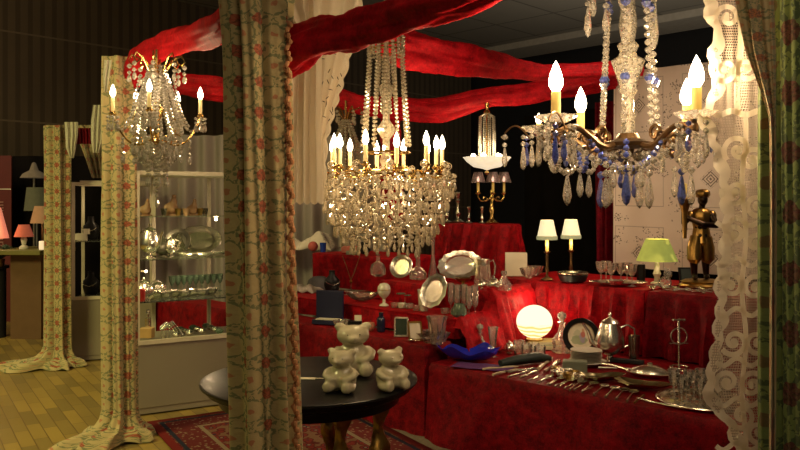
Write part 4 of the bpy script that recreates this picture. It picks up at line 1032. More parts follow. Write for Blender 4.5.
# step A
def jewel_case(loc, rz):
    o = thing('jewel_case', loc, 'open navy jewel case with tall lid standing on the lowest left step', 'jewel case', None, rz)
    m = MB(); m.box((0, 0, .018), (.2, .1, .034)); m.build('tray', NAVY, o, bevel=.003); m = MB(); m.box((.01, -.005, .037), (.17, .075, .006)); m.build('lining', WHT, o)
    m = MB(); m.box((0, .055, .13), (.215, .025, .22), 0); m.build('lid', NAVY, o, bevel=.004); return o
jewel_case(PB(327, .10, A), UA*.4)
lathed('glass_bowl', [(.03, 0), (.05, .02), (.062, .05), (.056, .05), (.04, .015), (.0001, .01)], GLS, PB(342, .09, A), 'small cut-glass ashtray just right of the jewel case', 'bowl', flute=10, fa=.1)
m = MB(); m.box((0, 0, .025), (.10, .07, .05)); single(m, 'black_box', BLK, PB(355, .14, A), 'little black box with a cream card behind the biggest bear', 'box', bevel=.003)
m = MB(); m.box((0, 0, .02), (.05, .003, .04)); o = single(m, 'place_card', WHT, PB(358, .145, A)[:2]+(A+.051,), 'cream card standing on the little black box', 'card')
o = thing('porcelain_apple', PB(370, .13, A), 'blush pink porcelain apple behind the biggest bear', 'ornament'); m = MB(); m.lathe([(.0001, .006), (.02, 0), (.036, .018), (.04, .036), (.03, .056), (.01, .058), (.0001, .05)], n=20); m.build('body', plain('blush_porcelain', (.6, .25, .16), .2), o); m = MB(); m.tube([(0, 0, .05), (.004, 0, .07)], .003, 5); m.build('stem', BRONZE, o)
lathed('bottle', [(.028, 0), (.03, .01), (.03, .085), (.02, .1), (.015, .105), (.017, .13), (.0001, .132)], plain('dark_blue_glass', (.012, .014, .04), .15), PB(381, .16, A), 'dark blue-black bottle behind the right ear of the biggest bear', 'bottle')
def pframe(px, b, w, h, rz, mat, inner, label):
    o = thing('picture_frame', PB(px, b, A), label, 'picture frame', None, rz); T = Matrix.Rotation(-.25, 4, 'X')
    m = MB()
    for c, s_ in (((0, 0, .006), (w, .01, .012)), ((0, 0, h), (w, .01, .012)), ((-w/2, 0, h/2), (.01, .01, h)), ((w/2, 0, h/2), (.01, .01, h))): m.box(c, s_, 0, T)
    m.build('frame', mat, o); m = MB(); m.box((0, 0, h/2), (w-.006, .005, h-.01), 0, T); m.build('picture', inner, o); return o
pframe(401, .11, .085, .125, -.1, SILV, plain('dark_photo', (.03, .05, .035), .2), 'upright frame with dark green picture, left of a matching cream one')
pframe(416, .07, .085, .12, .35, GILT, WHT, 'upright frame with blank cream picture beside the dark green one')
for i, (px, b, h) in enumerate(((424, .13, .05), (430, .18, .06), (437, .20, .045), (428, .08, .03), (437, .13, .05), (442, .17, .06))):
    lathed('crystal_dish', [(.02, 0), (.022, .005), (.03, h*.4), (.05, h), (.046, h), (.026, h*.4), (.0001, .01)], GLSP, PB(px, b, A), 'small cut crystal dish among those between the frames and the vase', 'dish', 'crystal dishes on the lowest left step', 14, flute=7, fa=.12)
lathed('crystal_vase', [(.035, 0), (.04, .01), (.034, .03), (.05, .09), (.055, .15), (.065, .175), (.06, .175), (.05, .14), (.04, .06), (.0001, .02)], GLSP, PB(437, .09, A), 'large cut crystal vase at the right corner of the lowest left step', 'vase', flute=12, fa=.08)
m = MB(); m.ball((0, 0, .012), (.02, .014, .012), 10, 6); m.tube([(.015, 0, .012), (.05, -.01, .008)], .004, 6); single(m, 'silver_charm', SILV, PB(412, .03, A), 'small silver trinket lying in front of the two picture frames', 'trinket')
# step B
m = MB(); m.grid(lambda a, b: (.27*(a-.5), .2*(b-.5), .004+.045*(1-(2*a-1)**4)*(1-(2*b-1)**4)+.008*sin(a*17+b*5)), 24, 16, lambda a, b: (a, b))
single(m, 'folded_lace', LACEW, PB(304, .52, B_), 'folded white lace piece on the second step by the big curtain', 'lace', rz=UA*.5, solid=.004)
m = MB(); m.lathe([(.0001, .115), (.05, .11), (.09, .085), (.11, .03), (.115, 0)], n=28); single(m, 'felt_hat', GREY, PB(319, .70, B_), 'grey domed felt hat behind the jewel case', 'hat')
bust(PB(332, .60, B_), .19, BLK, SILV, 'black bust wearing a double silver necklace on the second step', .3)
platter('tray', PB(352, .68, B_), .14, .06, SILV, 'narrow silver tray lying near the back of the second step', 'tray', 0)
for i in range(6):
    m = MB(); m.torus((0, 0, .004), .018+.002*(i % 3), .0025, 14, 5); single(m, 'bracelet', SILV, PB(346+i*3.2, .58+.05*(i % 2), B_), 'silver bracelet lying in front of the narrow silver tray', 'bracelet', 'bracelets on the second step')
def boat(loc, L, W_, H, mat, label, rz=0, cat='bowl'):
    m = MB()
    def f(a, b):
        th = a*2*PI; q = min(1, b*2) if b < .5 else min(1, (1-b)*2); inner = b >= .5
        r = q**.6 if q > 0 else 0; z = H*(q**1.8)*(1+.35*abs(cos(th))**2)-(0 if not inner else -.006*(1-q))
        e = 1+.07*sin(th*9)*q
        return (L*r*cos(th)*e, W_*r*sin(th)*e, .004+z)
    m.grid(f, 54, 12, lambda a, b: (a, b)); return single(m, 'crystal_boat', mat, loc, label, cat, rz=rz)
boat(PB(362, .42, B_), .135, .06, .055, GLSP, 'long boat-shaped crystal bowl at the middle of the second step', UA*.3)
o = thing('egg_goblet', PB(384, .37, B_), 'cream ball-shaped goblet with a gold band on the second step', 'goblet'); m = MB(); m.lathe([(.035, 0), (.033, .008), (.012, .02), (.01, .05), (.02, .06)], n=18); m.build('foot', PORC, o)
m = MB(); m.lathe([(.018, .06), (.035, .075), (.047, .1), (.049, .118), (.045, .14), (.03, .16), (.0001, .168)], n=24); m.build('bowl', PORC, o); m = MB(); m.torus((0, 0, .118), .0492, .0022, 28, 6); m.build('band', GILT, o)
for i, px in enumerate((395, 402, 409, 417, 424, 445)):
    lathed('glass_salt', [(.022, 0), (.026, .006), (.03, .035), (.027, .035), (.02, .012), (.0001, .01)], (GLSP, GLS, PORC)[(i*2) % 3], PB(px, .36+.02*(i % 3), B_), 'tiny glass or porcelain salt dish at the front of the second step', 'dish', 'salt dishes on the second step', 14, flute=8)
m = MB(); m.tube([(0, 0, 0), (0, 0, .06)], .003, 5); m.ball((-.03, 0, .085), (.035, .006, .008), 10, 6); m.ball((.02, 0, .072), (.03, .006, .006), 10, 6); m.lathe([(.025, 0), (.02, .006), (.0001, .008)]); single(m, 'glass_dragonfly', GLSG, PB(405, .50, B_), 'pale green glass dragonfly ornament against the dark step riser', 'ornament')
lathed('planter', [(.04, 0), (.045, .005), (.052, .12), (.056, .13), (.048, .13), (.04, .02), (.0001, .015)], PORC, PB(425, .50, B_), 'plain beige beaker behind the smaller oval platter', 'beaker')
platter('oval_platter', PB(434, .40, B_), .088, .125, SILV, 'smaller silver oval platter with scalloped rim leaning upright on the second step', 'platter', 1.28, -.25, -.35, lobes=10)
for i, (px, b) in enumerate(((451, .47), (457, .42), (464, .47), (469, .40), (475, .47))):
    lathed('champagne_flute', goblet_prof(.2, .022)[:5]+[(.009, .055), (.02, .075), (.024, .13), (.022, .2), (.0205, .2), (.022, .13), (.0001, .07)], GLS, PB(px, b, B_), 'slim tall champagne flute in the row below the big oval platter', 'glass', 'champagne flutes on the second step', 14)
lathed('glass_bowl', [(.03, 0), (.05, .02), (.05, .05), (.035, .075), (.03, .09), (.026, .09), (.03, .07), (.0001, .01)], GLSG, PB(459, .33, B_), 'squat green glass jar in front of the champagne flutes', 'jar', flute=8)
# middle step
platter('round_plate', PB(402, .80, Mz), .098, .098, SILV, 'round silver plate leaning upright on the third step', 'plate', 1.25, -.45, 0)
lathed('glass_decanter', [(.03, 0), (.055, .015), (.06, .06), (.05, .1), (.015, .125), (.012, .17), (.02, .18), (.0001, .18)], GLSP, PB(378, .78, Mz), 'round-bodied pink-tinted glass decanter left of the round silver plate', 'decanter', flute=8)
lathed('glass_decanter', [(.02, 0), (.06, .01), (.065, .05), (.04, .09), (.016, .11), (.014, .2), (.022, .21), (.0001, .21)], GLSP, PB(418, .80, Mz), 'tall-necked squat glass decanter right of the round silver plate', 'decanter', flute=8)
lathed('bud_vase', [(.04, 0), (.042, .03), (.02, .12), (.012, .2), (.016, .33), (.02, .34), (.016, .34), (.01, .2), (.0001, .02)], GLSP, PB(433, .98, Mz), 'very tall slender glass vase left of the big oval platter', 'vase')
platter('oval_platter', PB(460, .93, Mz), .168, .118, SILV, 'largest silver oval platter with pierced scalloped rim, leaning on the third step', 'platter', 1.15, -.1, .12, lobes=14)
lathed('footed_bowl', [(.03, 0), (.028, .005), (.01, .02), (.01, .03), (.04, .04), (.062, .065), (.058, .065), (.03, .045), (.0001, .04)], GILT, PB(463, .70, Mz), 'small gilt footed bowl in front of the largest oval platter', 'bowl')
o = thing('crystal_pitcher', PB(483, .88, Mz), 'cut crystal pitcher with silver collar beside the largest oval platter', 'pitcher'); m = MB(); m.lathe([(.055, 0), (.062, .01), (.058, .05), (.05, .12), (.046, .15), (.042, .15), (.05, .05), (.0001, .015)], n=24, flute=12); m.build('body', GLSP, o)
m = MB(); m.lathe([(.047, .145), (.046, .17), (.05, .19), (.046, .19), (.043, .15)], n=24); m.build('collar', SILV, o); m = MB(); m.tube([(.045, 0, .17), (.075, 0, .185), (.09, 0, .14), (.085, 0, .08), (.06, 0, .05)], .005, 7); m.build('handle', GLS, o)
teapot('sugar_bowl', PB(482, .70, Mz), .075, SILV, 'squat silver sugar bowl below the crystal pitcher', 'bowl', .2); teapot('sugar_bowl', PB(494, .72, Mz), .10, SILV, 'bright silver lidded cream pot right of the sugar bowl', 'pot', 2.4)
lathed('glass_decanter', [(.045, 0), (.05, .01), (.05, .04), (.02, .085), (.013, .1), (.02, .115), (.018, .13), (.0001, .135)], GLS, PB(504, .74, Mz), 'clear glass decanter at the right corner of the third step', 'decanter', flute=6)
# high left step
m = MB(); m.grid(lambda a, b: (.62*(a-.5), .3*(b-.5), .004+.17*((1-(2*a-1)**4)*(1-(2*b-1)**4))**.7*(.65+.35*sin(a*9+1))+.01*sin(a*23+b*9)), 50, 24, lambda a, b: (a*.9, b*.5))
single(m, 'folded_linen', EMB, PB(306, 1.15, Cz), 'heap of folded white cutwork linen on the high left step', 'linen', rz=UA*.3, solid=.004)
m = MB(); m.ball((0, 0, .045), .047, 16, 12); single(m, 'pincushion', PINK, PB(313, .96, Cz), 'round dusty pink pincushion in front of the white linen heap', 'pincushion')
lathed('tumbler', [(.024, 0), (.026, .004), (.03, .085), (.027, .085), (.023, .01), (.0001, .008)], plain('royal_blue_glass', (.02, .06, .4), .15), PB(323, .96, Cz), 'royal blue tumbler beside the pink pincushion', 'tumbler')
m = MB(); m.box((0, 0, .03), (.15, .1, .06)); single(m, 'pink_box', plain('salmon_box', (.6, .2, .15), .7), PB(350, 1.08, Cz), 'salmon pink box under the left side of the crystal basket', 'box', bevel=.006)
m = MB(); m.box((0, 0, .016), (.12, .07, .032)); single(m, 'pale_box', plain('pale_green_box', (.3, .33, .25), .7), PB(353, .93, Cz), 'pale green flat box in front of the salmon pink box', 'box', bevel=.004)
m = MB(); m.ball((0, 0, .04), (.06, .05, .04), 12, 8); m.ball((.02, 0, .09), (.045, .04, .035), 12, 8); m.ball((-.03, .01, .08), (.03, .03, .03), 10, 8); single(m, 'crumpled_cloth', DARK, PB(364, 1.0, Cz), 'crumpled black cloth at the right end of the high left step', 'cloth', remesh=.008)
# necklace hanging down the face of the high step
q = Vector(PB(351, .79, 0)); q.z = 0
o = thing('necklace', (q.x, q.y, .80), 'gold necklace with pendant on a clear stand against the red step face', 'necklace')
m = MB(); m.beads([(-.07+.07*i/10, -.005, .2-.017*i-.0004*i*i) for i in range(11)]+[(.07*i/10, -.005, .0+.013*i+.0006*i*i) for i in range(11)], .0045, 1.9); m.build('chain', GILT, o); m = MB(); m.gem((0, -.006, -.015), .014, 1.4); m.build('pendant', GILT, o)
m = MB(); m.tube([(0, .01, -.099), (0, .012, .0), (-.075, .01, .2)], .003, 5); m.tube([(0, .012, 0), (.075, .01, .2)], .003, 5); m.box((0, .01, -.097), (.08, .04, .004)); m.build('stand', GLS, o)

# ------------------------------------------------------------------ pedestal
PZ = 1.277
o = thing('candelabra', PB(492, 1.62, PZ), 'three-arm brass candelabra lamp with smoky shades on the tall pedestal', 'candelabra')
m = MB(); m.lathe([(.055, 0), (.06, .008), (.045, .02), (.02, .04), (.014, .08), (.025, .11), (.016, .15), (.012, .19), (.022, .215), (.012, .24), (.016, .27), (.0001, .3)], n=20); m.build('stem', BRASS, o)
for dg, r in ((185, .118), (275, .04), (350, .10)):
    m = MB(); m.tube([pol(.01, dg, .22), pol(r*.4, dg, .19), pol(r*.8, dg, .19), pol(r, dg, .225), pol(r, dg, .25)], .006, 7); m.tube([pol(r*.5+.015*cos(i*.6), dg, .21+.015*sin(i*.6)) for i in range(10)], .003, 5); a_ = m.build('arm', BRASS, o)
    candle(a_, pol(r, dg, .25), .10, .011, WAXY, .05, .012, BRASS, True, o, 0)
    m = MB(); p = pol(r, dg, .345); m.lathe(shp(.062, .036, 0, .088), p, 24, cap=False); m.build('lamp_shade', SHD, a_)
def candlestick(px, b, h, label, mat=SILV):
    m = MB(); m.lathe([(h*.22, 0), (h*.23, h*.02), (h*.18, h*.06), (h*.06, h*.12), (h*.05, h*.2), (h*.1, h*.3), (h*.06, h*.4), (h*.05, h*.62), (h*.09, h*.72), (h*.05, h*.78), (h*.08, h*.88), (h*.12, h*.96), (h*.12, h), (h*.06, h), (.0001, h*.92)], n=20)
    single(m, 'candlestick', mat, PB(px, b, PZ), label, 'candlestick')
candlestick(458, 1.70, .27, 'tall silver candlestick on the tall pedestal, behind the crystal basket edge'); candlestick(469, 1.58, .14, 'short silver candlestick second from the candelabra'); candlestick(482, 1.58, .14, 'short silver candlestick closest to the brass candelabra'); candlestick(447, 1.62, .2, 'silver candlestick at the left end of the pedestal top')
# ------------------------------------------------------------------ raised rear table
m = MB(); m.box((0, 0, .088), (.165, .11, .176)); single(m, 'white_box', WHT, PB(516, 1.30, Zz), 'plain cream carton at the left end of the raised rear table', 'box', rz=-.12, bevel=.003)
for px, b in ((529, 1.22), (535, 1.4)):
    lathed('glass_bowl', [(.02, 0), (.025, .005), (.05, .03), (.065, .075), (.06, .075), (.045, .03), (.0001, .012)], GLSP, PB(px, b, Zz), 'cut crystal bowl between the cream carton and the '+('candle lamps, nearer one' if b < 1.3 else 'candle lamps, farther one'), 'bowl', flute=12, fa=.1)
def candle_lamp(px, b, label, s=1.):
    p = PB(px, b, Zz); o = thing('table_lamp', p, label, 'lamp')
    m = MB(); m.lathe([(.045, 0), (.048, .006), (.035, .014), (.012, .025), (.009, .05), (.015, .07), (.009, .1), (.009, .19), (.022, .2), (.024, .206), (.01, .21)], n=18); m.build('base', BRONZE, o)
    m = MB(); m.lathe([(.013, .205), (.013, .32), (.0001, .322)], n=12); m.build('candle', WAXY, o)
    m = MB(); vs = [(.072, .305), (.069, .318), (.045, .435), (.043, .435), (.066, .318)]; m.lathe(vs, n=32, cap=False); m.build('lamp_shade', SHC, o)
    m = MB(); m.lathe([(.073, .292), (.0755, .304), (.0735, .32), (.069, .318)], n=40, flute=10, fa=.03, cap=False); m.build('shade_trim', shade_mat('green_lace_trim', (.42, .46, .28), .3), o)
    LIGHTS.append(((p[0], p[1], p[2]+.45), .5)); LIGHTS.append(((p[0], p[1]-.02, p[2]+.26), .5)); return o
candle_lamp(547, 1.19, 'left-hand candle lamp of a pair, cream pleated shade, brass stick base'); candle_lamp(571, 1.45, 'second candle lamp of the pair, rising behind the black bowl')
o = thing('black_bowl', PB(573, 1.20, Zz), 'round black dish with a cream filigree lid at the foot of the candle lamps', 'bowl'); m = MB(); m.lathe([(.07, 0), (.09, .01), (.105, .05), (.1, .06), (.0001, .06)], n=30); m.build('body', BLK, o); m = MB(); m.lathe([(.108, .058), (.11, .066), (.095, .075), (.0001, .08)], n=40, flute=20, fa=.03); m.build('lid', PEW, o)
tr = platter('serving_tray', PB(618, 1.24, Zz), .19, .115, SILV, 'oval silver tray with small wine glasses on the raised rear table', 'tray', 0, UA*.2, 0, lobes=12)
for px, b in ((601, 1.26), (611, 1.20), (621, 1.27), (632, 1.20), (627, 1.32), (606, 1.33)):
    p = PB(px, b, Zz+.006); lathed('wine_glass', goblet_prof(.145, .036), GLSP, p, 'small cut wine glass standing on the oval silver tray', 'glass', 'wine glasses on the oval silver tray', 16, flute=8)
lathed('serving_bowl', [(.03, 0), (.05, .01), (.07, .035), (.065, .035), (.04, .014), (.0001, .01)], SILV, PB(616, 1.17, Zz+.006), 'low silver dish at the front of the oval tray', 'dish')
p = PB(657, 1.50, Zz); o = thing('table_lamp', p, 'lit table lamp with olive-green pleated shade before the white cutwork cloth', 'lamp')
m = MB(); m.lathe([(.045, 0), (.045, .01), (.02, .02), (.018, .05), (.028, .07), (.018, .1), (.014, .16), (.01, .2)], n=18); m.build('base', PORC, o)
m = MB(); m.lathe([(.137, .16), (.134, .165), (.075, .31), (.072, .31), (.13, .165)], n=72, flute=36, fa=.015, cap=False); m.build('lamp_shade', SHG, o); LIGHTS.append(((p[0], p[1], p[2]+.32), .8)); LIGHTS.append(((p[0], p[1]-.01, p[2]+.13), .35))
o = thing('crystal_figurine', PB(665, 1.26, Zz), 'small clear crystal animal figurine at the foot of the green-shaded lamp', 'figurine'); m = MB(); m.ball((0, 0, .04), (.045, .03, .04), 12, 8); m.ball((.015, -.01, .095), (.03, .026, .028), 12, 8); m.ball((.03, 0, .125), (.01, .008, .018), 8, 6); m.ball((.0, 0, .125), (.01, .008, .018), 8, 6); m.build('body', GLS, o, remesh=.006)
r = random.Random(8)
for i in range(34):
    px = 652+ (i*17 % 60); b = 1.20+.17*((i*7) % 10)/10; p = PB(px, b, Zz)
    o = spoon0('bright silver teaspoon in the glittering heap before the bronze figure', 'teaspoon heap on the raised table', .12); o.location = (p[0], p[1], p[2]+.003*(i % 3)); o.rotation_euler = (0, 0, r.uniform(0, 6.3))
# bronze torch figure
p = PB(701, 1.55, Zz); o = thing('bronze_figure', p, 'gilded bronze statue of a turbaned person raising a candle torch', 'statue', None, -.25); o.scale = (.93, .93, .9)
m = MB(); m.lathe([(.15, 0), (.155, .012), (.13, .03), (.14, .04), (.11, .055), (.0001, .058)], n=30, flute=9, fa=.03, sy=.8); m.build('plinth', GILT, o)
m = MB(); b0 = .055
for q, kx, fy in ((-1, -.045, -.02), (1, .04, .03)):
    m.tube([(q*.035, 0, b0+.30), (kx-.01, -.015+fy, b0+.17), (kx, fy+.01, b0+.03)], [.042, .032, .021], 12)
    m.ball((kx, fy-.02, b0+.018), (.022, .045, .018), 12, 8)
m.ball((0, 0, b0+.32), (.062, .045, .05), 14, 10); m.ball((.0, 0, b0+.40), (.055, .042, .07), 14, 10); m.ball((.0, 0, b0+.475), (.075, .045, .045), 14, 10)
m.tube([(0, 0, b0+.49), (.008, -.005, b0+.55)], .022, 10)
m.ball((.01, -.01, b0+.59), (.036, .042, .047), 16, 12); m.ball((.004, -.05, b0+.583), (.007, .01, .01), 8, 6)
m.ball((.0, -.046, b0+.563), (.013, .006, .006), 8, 6)
# raised arm holding the torch, other arm across
m.tube([(-.065, 0, b0+.485), (-.115, -.03, b0+.42), (-.12, -.06, b0+.52), (-.118, -.065, b0+.56)], [.03, .029, .022, .017], 10)
m.tube([(.068, 0, b0+.485), (.09, -.04, b0+.40), (.0, -.085, b0+.41), (-.085, -.075, b0+.45), (-.10, -.068, b0+.46)], [.03, .029, .024, .019, .016], 10)
for j in range(4): m.tube([(-.118, -.05, b0+.565+j*.011), (-.13-.003*j, -.068, b0+.567+j*.011), (-.122, -.088, b0+.565+j*.010), (-.105, -.09, b0+.562+j*.010)], .0058, 6)
m.tube([(-.118, -.055, b0+.56), (-.104, -.06, b0+.575), (-.1, -.078, b0+.59)], .006, 6)
for j in range(4): m.tube([(-.095, -.068, b0+.448+j*.009), (-.112, -.075, b0+.45+j*.009), (-.122, -.066, b0+.452+j*.009)], .005, 6)
m.build('body', SKIN, o, remesh=.0052)
m = MB(); m.lathe([(.045, b0+.25), (.075, b0+.27), (.062, b0+.33), (.054, b0+.38), (.07, b0+.45), (.074, b0+.49), (.05, b0+.52), (.028, b0+.53)], n=36, flute=9, fa=.04, sy=.68); m.build('tunic', GOLDC, o)
for q, kx, fy in ((-1, -.045, -.02), (1, .04, .03)):
    m = MB(); m.tube([(q*.03, 0, b0+.315), (kx*1.05, -.008+fy*.6, b0+.23), (kx*1.1, -.012+fy, b0+.15), (kx, fy, b0+.125)], [.045, .052, .05, .03], 14); m.build('trouser_leg', GOLDC, o)
m = MB(); m.lathe([(.036, b0+.605), (.048, b0+.625), (.046, b0+.65), (.03, b0+.665), (.0001, b0+.67)], (.01, -.005, 0), 24, flute=8, fa=.09); m.build('turban', GOLDC, o)
m = MB(); m.ball((.074, .0, b0+.468), (.032, .032, .045), 12, 8); m.build('sleeve', GOLDC, o); m = MB(); m.ball((-.072, -.005, b0+.468), (.032, .032, .042), 12, 8); m.build('sleeve', GOLDC, o)
m = MB(); m.lathe([(.012, .36), (.016, .44), (.02, .55), (.045, .645), (.052, .65), (.048, .655), (.014, .66)], (-.118, -.075, 0), 18, flute=6, fa=.06); tor = m.build('torch', GOLDC, o)
m = MB(); m.lathe([(.016, .655), (.016, .76), (.008, .765), (.0001, .766)], (-.118, -.075, 0), 12); m.build('candle', WAXY, tor)
m = MB(); m.box((0, 0, .055), (.13, .012, .11), 0, Matrix.Rotation(-.3, 4, 'X')); m2 = thing('picture_frame', PB(689, 1.72, Zz), 'small dark green frame leaning behind the bronze figure', 'picture frame'); m.build('frame', BLK, m2); m = MB(); m.box((0, -.008, .055), (.10, .004, .085), 0, Matrix.Rotation(-.3, 4, 'X')); m.build('picture', GRN, m2)
m = MB(); m.lathe([(.03, 0), (.03, .12), (.0001, .12)], n=14); single(m, 'dark_jar', BLK, PB(641, 1.6, Zz), 'short black jar below the lower edge of the cutwork cloth', 'jar')

# ------------------------------------------------------------------ front table
# cobalt wavy bowl
m = MB()
def bf(a, b):
    th = a*2*PI; q = 1-abs(2*b-1); inner = b > .5; r = q**.7
    L, W2 = .20, .115; z = .075*q**2.2*(1+.18*sin(2*th+.5)+.22*sin(6*th+1)); e = 1+.06*sin(6*th)*q
    return (L*r*cos(th)*e, W2*r*sin(th)*e, .003+z+(0 if not inner else .004*(1-q)))
m.grid(bf, 72, 18, lambda a, b: (a, b)); single(m, 'blue_bowl', BLUE, PB(469, .20, Rz), 'wavy-rimmed cobalt blue glass bowl at the left end of the front table', 'bowl', rz=-.25)
m = MB(); m.grid(lambda a, b: (.36*(a-.5), .16*(b-.5), .004+.0015*sin(a*15)), 16, 8, lambda a, b: (a, b)); single(m, 'purple_cloth', PURP, PB(483, .11, Rz), 'flat purple cloth beneath and beside the cobalt blue bowl', 'cloth', rz=UA*.5, solid=.003)
lathed('tall_glass', [(.028, 0), (.026, .004), (.006, .012), (.006, .03), (.02, .08), (.034, .19), (.031, .19), (.016, .08), (.0001, .035)], GLS, PB(493, .40, Rz), 'tall conical glass right behind the cobalt bowl', 'glass')
def decanter(px, b, h, label, z=Rz, mat=GLSP):
    o = thing('decanter', PB(px, b, z), label, 'decanter'); m = MB(); m.lathe([(h*.22, 0), (h*.24, h*.03), (h*.2, h*.12), (h*.24, h*.3), (h*.1, h*.5), (h*.06, h*.66), (h*.1, h*.74), (h*.05, h*.74), (.0001, h*.6)], n=18, flute=6, fa=.08); m.build('body', mat, o)
    m = MB(); m.lathe([(h*.04, h*.7), (h*.05, h*.78), (h*.11, h*.86), (h*.1, h*.95), (.0001, h)], n=10); m.build('stopper', CRY, o); return o
decanter(480, .40, .2, 'faceted decanter with round stopper left of the tall conical glass'); decanter(497, .63, .19, 'faceted decanter with round stopper between the conical glass and the globe lamp')
decanter(562, .84, .27, 'tall slender decanter between the globe lamp and the painted plate')
for px, b in ((516, .80), (524, .72)): lathed('glass_vase', [(.03, 0), (.02, .02), (.035, .08), (.05, .2), (.045, .2), (.03, .08), (.0001, .02)], GLSP, PB(px-4, b+.15, Rz), ('nearer' if b < .75 else 'farther')+' flared crystal vase behind the glowing globe lamp', 'vase', flute=10, fa=.1)
teapot('sugar_pot', PB(509, .56, Rz), .095, SILV, 'round silver sugar pot with handled lid in front of the globe lamp', 'pot', 1.2)
for i, (px, b) in enumerate(((519, .60), (527, .56), (534, .60), (540, .55))):
    lathed('glass_tumbler', [(.03, 0), (.033, .004), (.037, .085), (.034, .085), (.03, .01), (.0001, .008)], GLS, PB(px, b, Rz), 'clear glass tumbler in the group between sugar pot and books', 'tumbler', 'tumblers on the front table', 18)
# globe lamp on books
p = PB(541, .88, Rz)
m = MB(); m.box((0, 0, .014), (.27, .17, .028)); o = thing('book', p, 'lower green-grey book under the globe lamp', 'book', None, -.15); m.build('cover', BOOK, o, bevel=.002); m = MB(); m.box((0, -.004, .014), (.262, .17, .022)); m.build('pages', PAPER, o)
p2 = (p[0]+.01, p[1], p[2]+.029); o = thing('book', p2, 'upper olive book directly under the globe lamp', 'book', None, .1); m = MB(); m.box((0, 0, .011), (.21, .14, .022)); m.build('cover', plain('olive_book', (.3, .24, .08), .6), o, bevel=.002); m = MB(); m.box((0, -.004, .011), (.204, .14, .016)); m.build('pages', PAPER, o)
o = thing('globe_lamp', (p[0]-.045, p[1], p[2]+.052), 'glowing white globe lamp with amber swirl resting on two books', 'lamp'); m = MB(); m.lathe([(.06, 0), (.062, .01), (.05, .018), (.0001, .02)], n=24); m.build('base', BRASS, o)
m = MB(); m.ball((0, 0, .125), (.122, .122, .112), 28, 20); m.build('globe', GLOBE, o)
for dx, dy, dz, e in ((-.0, -.16, .16, 1.2), (.16, -.02, .18, 1.2), (-.15, .05, .2, 1.0), (0, .1, .28, 1.6)): LIGHTS.append(((p[0]-.045+dx, p[1]+dy, p[2]+.05+dz), e))
# painted plate on stand
def painted_plate(loc, r):
    o = platter('painted_plate', loc, r, r, PORC, 'upright round plate with black rim and a painted figure in the middle', 'plate', 1.36, -.15, 0, rimmat=BLK, depth=.014)
    T = Matrix.Translation((0, 0, abs(sin(1.36))*r)) @ Matrix.Rotation(-.15, 4, 'Z') @ Matrix.Rotation(1.36, 4, 'X')
    m = MB(); m.lathe([(.71*r, .0145*.75), (.72*r, .0145*.95), (.735*r, .0145*.8)], n=48, M=T, cap=False); m.build('gold_line', GILT, o)
    m = MB(); m.lathe([(.0001, .004), (.66*r, .004), (.7*r, .01), (.70*r, .006), (.0001, 0.001)], n=44, M=T)
    t = NT('painted_scene'); c = t.obj(); sp = t.n('SeparateXYZ'); t.l(c, sp.inputs[0]); x = sp.outputs[0]; z = t.M('SUBTRACT', sp.outputs[2], r*.98); nz = t.noise(60, c, 2)
    def bl(cx_, cz_, rx, rz): return t.M('LESS_THAN', t.M('ADD', t.M('POWER', t.M('DIVIDE', t.M('SUBTRACT', x, cx_*r), rx*r), 2), t.M('ADD', t.M('POWER', t.M('DIVIDE', t.M('SUBTRACT', z, cz_*r), rz*r), 2), t.M('MULTIPLY_ADD', nz, 1.2, -.6))), 1)
    col = t.mix(t.M('MULTIPLY', bl(-.12, -.2, .42, .25), .6), (.75, .7, .52), (.2, .32, .14)); col = t.mix(t.M('MULTIPLY', bl(-.2, .1, .2, .25), .4), col, (.3, .4, .22))
    col = t.mix(bl(.06, -.05, .16, .3), col, (.45, .4, .5)); col = t.mix(bl(.1, .12, .11, .18), col, (.62, .22, .16)); col = t.mix(bl(.11, .33, .07, .09), col, (.65, .38, .22))
    m.build('picture', t.fin(t.bsdf(col, .2)), o); m = MB(); m.tube([(-.05, .05, 0), (-.04, .02, .01), (-.04, -.03, .01), (-.04, -.035, .03)], .004, 5); m.tube([(.05, .05, 0), (.04, .02, .01), (.04, -.03, .01), (.04, -.035, .03)], .004, 5); m.build('stand', BRONZE, o)
painted_plate(PB(581, .88, Rz), .118)
teapot('coffee_pot', PB(610, .84, Rz), .30, SILV, 'tall silver coffee pot with looped handle right of the painted plate', 'coffee pot', -.1, tall=True)
p = PB(587, .62, Rz); platter('dinner_plate', p, .115, .115, PORC, 'widest cream plate at the bottom of the plate stack', 'plate', 0)
for i in range(9):
    m = MB(); m.lathe([(.05, 0), (.06, .002), (.094, .008), (.095, .010), (.06, .006), (.0001, .005)], n=36); single(m, 'side_plate', PORC, (p[0]-.005+.002*sin(i*2), p[1], p[2]+.014+i*.0085), 'gold-rimmed cream plate in the stack in front of the painted plate', 'plate', 'stack of cream plates')
m = MB(); m.box((0, 0, .03), (.14, .075, .06)); single(m, 'grey_box', plain('sage_box', (.22, .25, .18), .6), PB(575, .42, Rz), 'sage grey flat box in front of the plate stack', 'box', rz=-.25, bevel=.004)
for i in range(9):
    px = 556+ (i % 5)*6; b = .20+.07*(i//5)+.015*(i % 2)
    lathed('silver_cup', [(.016, 0), (.02, .004), (.026, .02), (.03, .036), (.027, .036), (.02, .015), (.0001, .01)], (SILV, SILV, GILT)[i % 3], PB(px, b, Rz), 'tiny bright silver or gilt cup in the cluster behind the spoons', 'cup', 'tiny cups behind the spoons', 14, flute=8, fa=.08)
